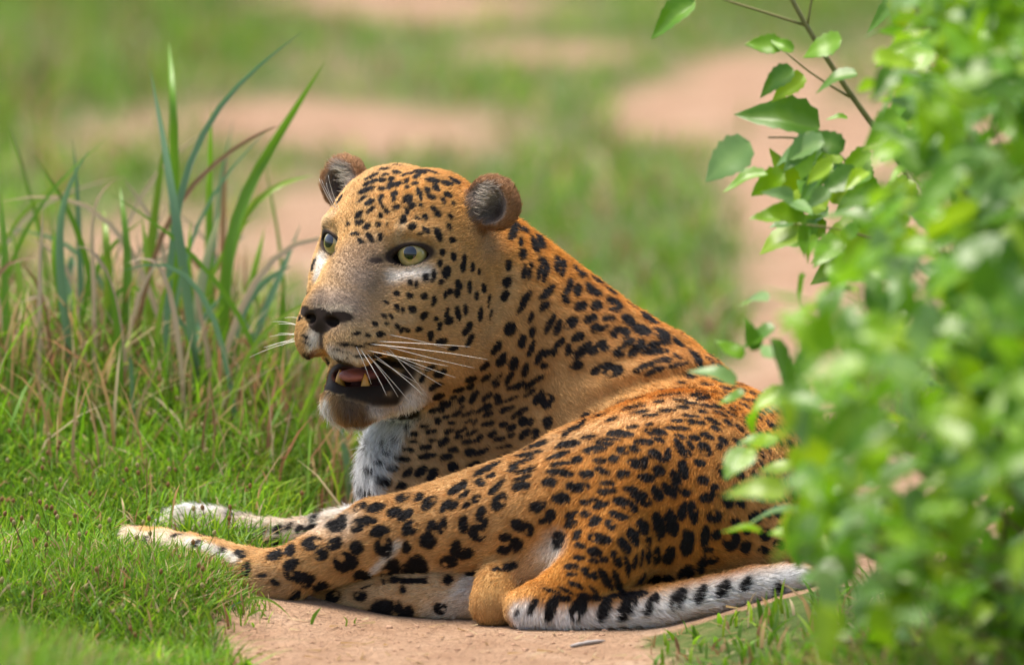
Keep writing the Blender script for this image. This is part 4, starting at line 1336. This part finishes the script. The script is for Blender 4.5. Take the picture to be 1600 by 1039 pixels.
tall_m = plant_mat('tall_grass_blade', .38, .35, .45)
BLU = (.16, .30, .15); GRN = (.14, .30, .02); YGR = (.22, .36, .03); RED = (.30, .17, .08); STR = (.52, .40, .26)
CY = .82                              # metres behind the tail where the clump stands
cgx = -.33
tuft = bpy.data.objects.new('grass_clump', None); COL.objects.link(tuft)
TORG = np.array([cgx, CY, float(ground_z(np.array([cgx]), np.array([CY]))[0])])
tuft.location = TORG
tag(tuft, 'tall green grass clump with dry stalks on the bank by the leopard’s face'.replace('’', "'"), 'grass clump')
TB = [  # crop pixels (0,40) x1.575 of the photograph, width px, colour
    ([(478, 800), (470, 720), (430, 450), (400, 260), (370, 110)], 16, BLU), ([(440, 860), (425, 560), (430, 310), (428, 180), (415, 40)], 17, GRN),
    ([(552, 930), (550, 870), (548, 520), (580, 430), (660, 310), (800, 90)], 20, GRN), ([(556, 880), (555, 520), (600, 425), (690, 385), (775, 368)], 13, YGR),
    ([(400, 800), (430, 420), (470, 260), (560, 150), (745, 15)], 12, BLU), ([(170, 800), (145, 600), (140, 470), (165, 370), (218, 308)], 15, BLU),
    ([(330, 760), (400, 440), (520, 330), (640, 260), (690, 245)], 9, RED), ([(480, 860), (478, 760), (500, 720), (548, 662)], 16, BLU), ([(430, 700), (410, 570), (380, 470), (300, 372)], 12, STR),
    ([(560, 800), (575, 870), (580, 930), (600, 970)], 17, BLU), ([(90, 780), (140, 655), (80, 660), (35, 690)], 9, STR), ([(560, 860), (585, 700), (640, 630), (720, 590)], 15, BLU),
    ([(520, 820), (515, 620), (515, 400), (520, 200)], 13, GRN), ([(360, 640), (385, 430), (400, 330), (405, 270)], 17, YGR), ([(270, 880), (268, 640), (262, 520), (255, 450)], 16, YGR),
    ([(190, 830), (160, 640), (180, 545), (186, 600)], 13, BLU), ([(310, 700), (320, 560), (300, 440), (296, 400)], 15, GRN), ([(370, 620), (355, 520), (350, 470)], 17, YGR),
    ([(640, 900), (620, 760), (680, 640), (740, 490)], 13, BLU), ([(700, 900), (690, 700), (700, 620)], 14, GRN), ([(600, 900), (590, 720), (640, 560), (650, 500)], 12, GRN),
    ([(20, 820), (10, 640), (15, 520), (0, 400)], 13, GRN), ([(60, 760), (50, 600), (20, 470)], 12, YGR), ([(150, 830), (155, 700), (130, 560), (135, 500)], 12, GRN),
    ([(260, 760), (280, 640), (330, 620), (420, 720)], 9, GRN), ([(200, 700), (170, 590), (110, 530), (50, 515)], 9, STR), ([(230, 500), (200, 440), (260, 390), (285, 380)], 8, STR),
    ([(480, 700), (500, 600), (530, 500), (545, 455)], 17, (.35, .40, .22)), ([(210, 800), (200, 740), (215, 690)], 16, (.62, .55, .46)), ([(225, 850), (225, 790), (228, 755)], 13, (.40, .48, .38)),
    ([(660, 960), (650, 800), (620, 600)], 12, YGR), ([(500, 900), (490, 800), (460, 600), (470, 480)], 11, GRN), ([(330, 860), (340, 700), (345, 560), (335, 500)], 11, STR), ([(90, 900), (95, 800), (80, 700)], 10, STR),
    ([(620, 930), (640, 960), (680, 990)], 9, STR), ([(640, 900), (700, 960), (780, 1010), (860, 1050)], 9, STR), ([(600, 880), (650, 940), (660, 985)], 8, (.45, .25, .12)), ([(40, 900), (20, 820), (45, 790)], 11, STR),
]


def clump_pt(cx, cy, dy):
    px, py = cx / 1.575, 40 + cy / 1.575
    w0 = PW(px, py, 0.0)
    v = w0 - CAMW
    return CAMW + v * ((CY + dy - CAMW[1]) / v[1])


for pl, wd, col in TB:
    dy = rg.uniform(-.12, .12)
    pts = [clump_pt(a, b, dy + rg.uniform(-.02, .02) * i) for i, (a, b) in enumerate(pl)]
    b0 = pts[0].copy()
    gz = float(ground_z(b0[:1], b0[1:2])[0])
    root_pt = b0 + np.array([rg.uniform(-.01, .01), 0, 0]); root_pt[2] = min(gz - .01, b0[2] - .01)
    pts = [root_pt] + pts
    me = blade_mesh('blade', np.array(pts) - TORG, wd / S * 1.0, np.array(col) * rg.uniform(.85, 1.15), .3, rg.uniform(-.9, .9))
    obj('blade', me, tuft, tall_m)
for i in range(52):
    x0 = rg.uniform(-.62, -.16); y0 = CY + rg.uniform(-.22, .3)
    z0 = float(ground_z(np.array([x0]), np.array([y0]))[0])
    h = rg.uniform(.09, .24) * (1.15 if x0 < -.2 else .8)
    an = rg.uniform(-1, 1)
    p = [(x0, y0, z0 - .01), (x0 + an * h * .1, y0, z0 + h * .5), (x0 + an * h * .45, y0 + rg.uniform(-.1, .1) * h, z0 + h * rg.uniform(.8, 1)), (x0 + an * h * rg.uniform(.6, 1.0), y0, z0 + h * rg.uniform(.7, 1.1))]
    col = [GRN, YGR, BLU, STR, RED, GRN, STR][rg.integers(0, 7)]
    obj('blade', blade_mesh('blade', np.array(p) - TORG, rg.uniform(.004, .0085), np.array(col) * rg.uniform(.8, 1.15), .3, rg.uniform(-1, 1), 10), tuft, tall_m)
n = 3000
x, y = rg.uniform(-.80, -.12, n), CY + rg.normal(.03, .16, n)
h = rg.uniform(.04, .13, n) * (1 + .3 * vnoise(np.stack([x, y], -1) * 9, 44))
v, f, c = grass_blades(x, y, h, rg.uniform(.002, .0045, n), pick(n, .58, rg), .55, 6)
me = mesh('thatch', v - TORG, f); setattr_c(me, 'tint', c)
tag(obj('thatch', me, tuft, grass_m), None, None, None, 'stuff')

# ================================================================== SHRUB
leaf_m = plant_mat('shrub_leaf', .33, .45, .5)
t = NT('shrub_stem')
t.put(t.b.inputs['Base Color'], t.ramp(t.noise(60.0, 3.0), [(.3, (.13, .12, .03)), (.7, (.22, .20, .06))]))
t.b.inputs['Roughness'].default_value = .6
stem_m = t.m


def leaf_geo(L, W, curl, fold, teeth, seed):
    """ovate leaf along +Y, toothed edge, folded on the midrib"""
    r = np.random.default_rng(seed)
    n = 12
    v, f = [], []
    for i in range(n + 1):
        a = i / n
        w = W / 2 * (math.sin(math.pi * min(1, a ** .62)) ** .85 if 0 < a < 1 else 0.012)
        w *= 1 + teeth * (1 if i % 2 else -1) * (0 < a < 1)
        y = L * a
        z = -curl * L * a * a + .02 * L * math.sin(a * 9 + seed)
        v += [(-w, y - .015 * L * (i % 2), z + fold * w), (-w * .5, y, z + fold * w * .5 + .010 * L), (0, y, z), (w * .5, y, z + fold * w * .5 + .010 * L), (w, y - .015 * L * (i % 2), z + fold * w)]
    for i in range(n):
        for j in range(4):
            f.append((5 * i + j, 5 * i + j + 1, 5 * i + j + 6, 5 * i + j + 5))
    return np.array(v), np.array(f)


LEAF = []
for i, (L, W, cu, fo) in enumerate([(1, .62, .15, .25), (1, .55, .35, .35), (1, .70, .05, .15), (1, .58, .55, .3), (1, .50, .2, .5)]):
    v, f = leaf_geo(L, W, cu, fo, .07, i)
    LEAF.append((v, f))
TINTS = [np.array(c) for c in ((.16, .35, .006), (.20, .38, .006), (.12, .29, .010), (.26, .42, .008), (.09, .22, .012), (.19, .34, .10))]  # last, paler tint puts a bluish sky glint into the leaf colour
leaf_mesh = []
for (v, f) in LEAF:
    for c in TINTS:
        me = mesh('leaf', v, f)
        vein = np.exp(-(np.abs(v[:, 0]) / .02) ** 2)[:, None]
        edge = sstep(.18, .30, np.abs(v[:, 0]))[:, None]
        setattr_c(me, 'tint', c * (1 - .15 * edge) + vein * np.array((.05, .06, .02)))
        me.materials.append(leaf_m)
        leaf_mesh.append((me, v, f, c))
SH = np.array([.56, -.85, float(ground_z(np.array([.56]), np.array([-.85]))[0])])
shrub = bpy.data.objects.new('leafy_shrub', None); COL.objects.link(shrub)
shrub.location = SH
tag(shrub, 'bright green leafy shrub hiding the rump, one bare stem reaching over the track', 'shrub')
rs = np.random.default_rng(77)
leaves = []           # (base, dir, up, length)


def branch(pts, r0, r1, n=16):
    pts = np.array(pts, float)
    s = np.linspace(0, 1, len(pts)); tt = np.linspace(0, 1, n)
    C = np.stack([np.interp(tt, s, pts[:, k]) for k in range(3)], 1)
    for _ in range(3):
        C[1:-1] = (C[:-2] + 2 * C[1:-1] + C[2:]) / 4
    v, f = tube(C - SH, np.linspace(r0, r1, n), 7)
    obj('branch', mesh('branch', v, f), shrub, stem_m)
    return C


def put_leaf(b, d, up, L):
    leaves.append((np.array(b, float), np.array(d, float), np.array(up, float), L))


def W_(px, py, y):
    w0 = PW(px, py, 0.0); v = w0 - CAMW
    return CAMW + v * ((y - CAMW[1]) / v[1])


# the long sharp stem and its side twigs, read from the photograph at y = -0.16
YS = -.17
main = branch([SH + [.0, 0, -.02], W_(1560, 700, -.62), W_(1500, 420, -.40), W_(1432, 290, YS), W_(1385, 225, YS), W_(1330, 150, YS), W_(1258, 40, YS), W_(1232, -10, YS), W_(1200, -70, YS)], .0048, .0020, 28)
branch([W_(1258, 40, YS), W_(1190, 18, YS), W_(1122, -2, YS), W_(1060, -30, YS)], .0016, .0010, 10)
branch([W_(1262, 38, YS), W_(1266, 10, YS), W_(1272, -20, YS)], .0014, .001, 6)
branch([W_(1328, 152, YS), W_(1270, 118, YS), W_(1228, 82, YS)], .0014, .0008, 8)
branch([W_(1500, 430, -.36), W_(1390, 350, -.24), W_(1338, 270, -.2), W_(1290, 215, -.2), W_(1200, 215, -.2)], .0022, .0009, 14)
branch([W_(1500, 460, -.4), W_(1400, 380, -.3), W_(1300, 355, -.3), W_(1240, 350, -.3)], .002, .0008, 10)
# leaf base px, tip px, relative side, y
NAMED = [(1086, 2, 1014, 52), (1222, 72, 1168, 66), (1316, 62, 1256, 86), (1340, 116, 1280, 116), (1256, 118, 1210, 150), (1240, 108, 1186, 136), (1240, 80, 1205, 60), (1172, 222, 1103, 280), (1282, 198, 1160, 168),
         (1325, 186, 1292, 182), (1318, 236, 1262, 205), (1362, 240, 1300, 272), (1440, 198, 1348, 226), (1402, 222, 1372, 252), (1290, 225, 1208, 238), (1310, 250, 1205, 285), (1296, 262, 1232, 322),
         (1290, 330, 1222, 286), (1376, 292, 1302, 318), (1440, 290, 1372, 312), (1300, 318, 1340, 256), (1256, 354, 1188, 392), (1290, 365, 1220, 342), (1380, 336, 1262, 372), (1402, 372, 1268, 430), (1200, 272, 1130, 288),
         (1420, 280, 1396, 340), (1470, 180, 1412, 190), (1448, 66, 1366, 84), (1462, 128, 1378, 160), (1462, 144, 1394, 186), (1420, 0, 1350, 40)]
for bx, by, tx, ty in NAMED:
    yb = -.22 + rs.uniform(-.06, .05)
    b, tip = W_(bx, by, yb), W_(tx, ty, yb + rs.uniform(-.02, .02))
    d = tip - b; L = np.linalg.norm(d) * 1.05
    put_leaf(b, d, np.array([rs.uniform(-.4, .4), rs.uniform(-1.3, -.3), .8]), L)
    tw = (b - d * .25)
# the leafy mass, nearer to the lens
EDGE = [(-60, 1420), (0, 1400), (100, 1395), (200, 1400), (300, 1370), (400, 1300), (470, 1240), (540, 1205), (620, 1195), (700, 1215), (760, 1190), (840, 1185), (900, 1195), (960, 1215), (1040, 1210)]
ys_, xs_ = zip(*EDGE)
tips = []
for i in range(46):
    py = rs.uniform(-40, 1000)
    left = np.interp(py, ys_, xs_)
    px = left + 40 + abs(rs.normal(0, 130))
    yy = rs.uniform(-1.9, -.5)
    tip = W_(px, py, yy)
    base_ = SH + np.array([rs.uniform(-.12, .22), rs.uniform(-.25, .25), 0])
    base_[2] = float(ground_z(base_[:1], base_[1:2])[0]) - .01
    midp = base_ * .45 + tip * .55 + np.array([rs.uniform(.02, .12), 0, .04])
    C = branch([base_, midp, tip], .0035, .001, 14)
    for k in range(13):
        tpos = rs.uniform(.25, 1.0)
        p = C[min(13, int(tpos * 13))] + rs.normal(0, .012, 3)
        d = rs.normal(0, 1, 3); d[2] -= .35; d[0] -= .25
        put_leaf(p, d, np.array([rs.normal(0, .4), rs.normal(-.35, .4), 1.0]), rs.uniform(.032, .062))
cnt_in = 0
while cnt_in < 900:
    py = rs.uniform(-60, 1060)
    left = np.interp(py, ys_, xs_) + 14 * math.sin(py / 23.0) + rs.normal(0, 26)
    px = left + rs.uniform(0, 1) ** .8 * (1720 - left)
    if py > 820 and rs.random() < (py - 820) / 170:
        continue
    yy = rs.uniform(-2.1, -.6) if py > 420 else rs.uniform(-1.6, -.35)
    p = W_(px, py, yy)
    d = rs.normal(0, 1, 3); d[2] -= .35; d[0] -= .3
    put_leaf(p, d, np.array([rs.normal(0, .4), rs.normal(-.35, .4), 1.0]), rs.uniform(.032, .066))
    cnt_in += 1
for px, py, yy in [(1180, 548, -.55), (1215, 560, -.6), (1165, 615, -.5), (1200, 470, -.5), (1212, 512, -.55), (1245, 575, -.6), (1150, 600, -.6), (1185, 640, -.7), (1170, 700, -.75), (1215, 690, -.6), (1260, 430, -.5), (1230, 610, -.6), (1240, 730, -.7), (1160, 560, -.5)]:
    d = rs.normal(0, 1, 3) * .6; d[0] -= .8
    put_leaf(W_(px, py, yy), d, np.array([0, -.5, 1.0]), rs.uniform(.03, .045))


for i in range(34):
    a_, r_ = rs.uniform(0, 6.28), math.sqrt(rs.random())
    p = W_(1285 + 85 * r_ * math.cos(a_), 290 + 95 * r_ * math.sin(a_), rs.uniform(-.34, -.18))
    d = rs.normal(0, .6, 3); d[0] -= .8; d[2] -= .3
    put_leaf(p, d, np.array([rs.normal(0, .4), rs.normal(-.7, .4), .9]), rs.uniform(.028, .05))


def leaf_matrix(b, d, up, L):
    d = d / np.linalg.norm(d)
    up = up - d * (up @ d); up /= np.linalg.norm(up)
    x = np.cross(d, up)
    M = np.eye(4)
    M[:3, 0], M[:3, 1], M[:3, 2], M[:3, 3] = x * L, d * L, up * L, b - SH
    return M


order = sorted(range(len(leaves)), key=lambda i: (i >= len(NAMED), -leaves[i][3]))
sv, sf, sc, so = [], [], [], 0
for rank, i in enumerate(order):
    me, v, f, c = leaf_mesh[rs.integers(0, len(leaf_mesh))]
    M = leaf_matrix(*leaves[i])
    if rank < 300:
        o = obj('leaf', me, shrub)
        o.matrix_local = Matrix(M.tolist())
    else:
        sv.append(v @ M[:3, :3].T + M[:3, 3]); sf.append(f + so); so += len(v)
        sc.append(np.repeat((c * rs.uniform(.85, 1.15))[None], len(v), 0))
me = mesh('foliage', np.concatenate(sv), np.concatenate(sf)); setattr_c(me, 'tint', np.concatenate(sc))
tag(obj('foliage', me, shrub, leaf_m), None, None, None, 'stuff')
print('leaves', len(leaves), round(time.time() - T0, 1))
# ================================================================== SMALL THINGS ON THE TRACK
rq = np.random.default_rng(5)
# sprigs of grass in front of the hind foot, sharp
parts = []
n = 5200
x, y = rq.uniform(-.47, -.25, n), rq.normal(.01, .06, n)
k = clear(x, y) & (rq.random(n) < sstep(-.25, -.36, x) + .12); x, y = x[k], y[k]
h = rq.uniform(.014, .052, len(x)) * sstep(-.22, -.34, x).clip(.35, 1)
parts.append(grass_blades(x, y, h, rq.uniform(.0012, .003, len(x)), pick(len(x), .2, rq), .8, 9))
grass_object('foot_grass', 'thin grass growing round the hind foot at the edge of the dirt', parts, grass_m)
sprig = bpy.data.objects.new('grass_sprig', None); COL.objects.link(sprig)
o3 = on_ground(440, 975); sprig.location = o3
tag(sprig, 'few bent yellow-green grass blades sprouting beside the hock', 'grass sprig')
for pl, wd, col in (([(374, 975), (376, 950), (372, 935), (410, 928), (430, 936), (455, 965)], 5, YGR), ([(486, 976), (490, 962), (502, 948)], 6, GRN), ([(376, 970), (392, 958), (410, 950), (416, 955)], 4, YGR), ([(400, 975), (402, 958), (398, 945)], 3, STR),
                    ([(470, 978), (466, 965), (458, 960)], 3, STR), ([(540, 980), (543, 968), (536, 962)], 3, YGR), ([(556, 980), (553, 970), (558, 964)], 3, YGR), ([(352, 965), (362, 945), (380, 938)], 4, BLU), ([(340, 975), (350, 950), (352, 930)], 4, GRN)):
    yy = rq.uniform(-.07, -.03)
    obj('blade', blade_mesh('blade', np.array([W_(a, b, yy) for a, b in pl]) - o3, wd / S, np.array(col), .3, .3, 12), sprig, tall_m)
t = NT('clod')
t.put(t.b.inputs['Base Color'], t.ramp(t.noise(40.0, 4.0), [(.3, (.26, .14, .08)), (.7, (.46, .29, .19))]))
t.b.inputs['Roughness'].default_value = .95
clod_m = t.m


def lump(seed, sx, sy, sz):
    bm = bmesh.new()
    bmesh.ops.create_icosphere(bm, subdivisions=1, radius=1.0)
    r = np.random.default_rng(seed)
    co = np.array([v.co[:] for v in bm.verts])
    co = co * (1 + .28 * vnoise(co * 1.7 + seed * 3.1, seed)[:, None])
    for v, c in zip(bm.verts, co):
        v.co = (c[0] * sx, c[1] * sy, c[2] * sz)
    me = bpy.data.meshes.new('soil_crumb'); bm.to_mesh(me); bm.free()
    return me


vs, fs, o_ = [], [], 0
for i in range(420):
    px, py = rq.uniform(330, 1010), rq.uniform(980, 1060)
    w0 = on_ground(px, py)
    sz = rq.uniform(.0010, .0030) * (2.0 if rq.random() < .07 else 1)
    me = lump(i, sz, sz * rq.uniform(.6, .9), sz * rq.uniform(.35, .6))
    v = np.array([q.co[:] for q in me.vertices]); f = np.array([q.vertices[:] for q in me.polygons])
    bpy.data.meshes.remove(me)
    vs.append(v + [w0[0], w0[1], float(ground_z(w0[:1], w0[1:2])[0]) + sz * .1]); fs.append(f + o_); o_ += len(v)
tag(obj('soil_crumbs', mesh('soil_crumbs', np.concatenate(vs), np.concatenate(fs)), None, clod_m), 'crumbs of reddish soil strewn over the bare dirt', 'soil crumbs', None, 'stuff')
t = NT('grey_bark')
t.put(t.b.inputs['Base Color'], t.ramp(t.noise(150.0, 3.0), [(.3, (.25, .21, .19)), (.7, (.48, .44, .42))]))
t.b.inputs['Roughness'].default_value = .8
for a, b, rr, lab in (((892, 1013), (945, 1004), .0026, 'short grey stick lying on the dirt below the tail'),):
    p0, p1 = on_ground(*a), on_ground(*b)
    p0[2] += rr * .7 + float(ground_z(p0[:1], p0[1:2])[0]); p1[2] += rr * .7 + float(ground_z(p1[:1], p1[1:2])[0])
    pts = bez(p0, (p0 + p1) / 2 + [0, .004, .001], p1, 9)
    v, f = tube(pts - p0, rr * np.array([.5, .75, .9, .7, 1.0, .8, .85, .6, .3]), 9)
    tag(obj('stick', mesh('stick', v, f), None, t.m, p0), lab, 'stick')
# fallen leaves
lt = NT('dead_leaf')
lt.put(lt.b.inputs['Base Color'], lt.ramp(lt.noise(60.0, 3.0), [(.3, (.34, .15, .06)), (.7, (.52, .30, .15))]))
lt.b.inputs['Roughness'].default_value = .7
dv, df = LEAF[1]
dm_ = mesh('fallen_leaf', dv, df); dm_.materials.append(lt.m)
for px, py, s, lab in ((432, 962, .022, 'curled brown dead leaf on the dirt under the hock'), (452, 958, .016, 'small reddish dead leaf leaning by the hock'), (500, 772, .012, 'small orange dead leaf in the lawn before the chest'), (392, 745, .012, 'tiny rust-coloured leaf lying in the bright lawn')):
    w0 = on_ground(px, py) if py > 900 else None
    if w0 is None:
        v = PW(px, py, 0.0) - CAMW
        tt = np.linspace(.9, 1.2, 4000)[:, None]
        q = CAMW + v * tt
        i = np.argmax(q[:, 2] < ground_z(q[:, 0], q[:, 1]) + .02)
        w0 = q[i]
    gz = float(ground_z(w0[:1], w0[1:2])[0])
    o = obj('fallen_leaf', dm_, None, None, (w0[0], w0[1], gz + (.004 if py > 900 else .018)))
    o.scale = (s, s, s); o.rotation_euler = (rq.uniform(.2, .7), rq.uniform(-.4, .4), rq.uniform(0, 6.28))
    tag(o, lab, 'dead leaf')
# seed heads and straw: too many and too small to count
vs, fs, cs, o_ = [], [], [], 0
x, y = scatter(420, -.78, -.08, -.25, .95)
k = clear(x, y); x, y = x[k], y[k]
for a, b in zip(x, y):
    z0 = float(ground_z(np.array([a]), np.array([b]))[0]); h = rq.uniform(.02, .055)
    lx = rq.uniform(-.4, .4) * h
    v, f = tube(np.array([(a, b, z0), (a + lx * .5, b, z0 + h * .6), (a + lx, b, z0 + h), (a + lx * 1.02, b, z0 + h + .001), (a + lx * 1.05, b, z0 + h + .004), (a + lx * 1.1, b, z0 + h + .006)]), np.array([.0005, .0004, .0004, .0019, .0024, .0006]), 5, False)
    c = np.tile(np.array((.20, .24, .05)), (len(v), 1)); c[15:] = (.34, .20, .09) if rq.random() < .5 else (.46, .40, .20)
    vs.append(v); fs.append(np.array(f) + o_); cs.append(c); o_ += len(v)
me = mesh('seed_heads', np.concatenate(vs), np.concatenate(fs)); setattr_c(me, 'tint', np.concatenate(cs))
tag(obj('seed_heads', me, None, grass_m), 'tiny brown seed heads standing among the lawn grass', 'seed heads', None, 'stuff')
n = 170
x, y = rq.uniform(-.34, .25, n), rq.uniform(-.5, .0, n)
k = clear(x, y); x, y = x[k], y[k]; n = len(x)
az, L_, w_ = rq.uniform(0, 6.28, n), rq.uniform(.006, .03, n), rq.uniform(.0008, .0018, n)
z = ground_z(x, y) + .0015
dx, dy = np.cos(az), np.sin(az)
V = np.stack([np.stack([x - dy * w_, y + dx * w_, z], -1), np.stack([x + dy * w_, y - dx * w_, z], -1), np.stack([x + dx * L_ + dy * w_ * .4, y + dy * L_ - dx * w_ * .4, z + .004 * rq.random(n)], -1), np.stack([x + dx * L_ - dy * w_ * .4, y + dy * L_ + dx * w_ * .4, z + .003], -1)], 1)
me = mesh('straw', V.reshape(-1, 3), np.arange(4 * n).reshape(-1, 4)); setattr_c(me, 'tint', np.repeat(DRY[rq.integers(0, 3, n)], 4, 0))
tag(obj('straw', me, None, grass_m), 'scattered bits of dry straw on the bare dirt', 'straw', None, 'stuff')
print('all', round(time.time() - T0, 1))
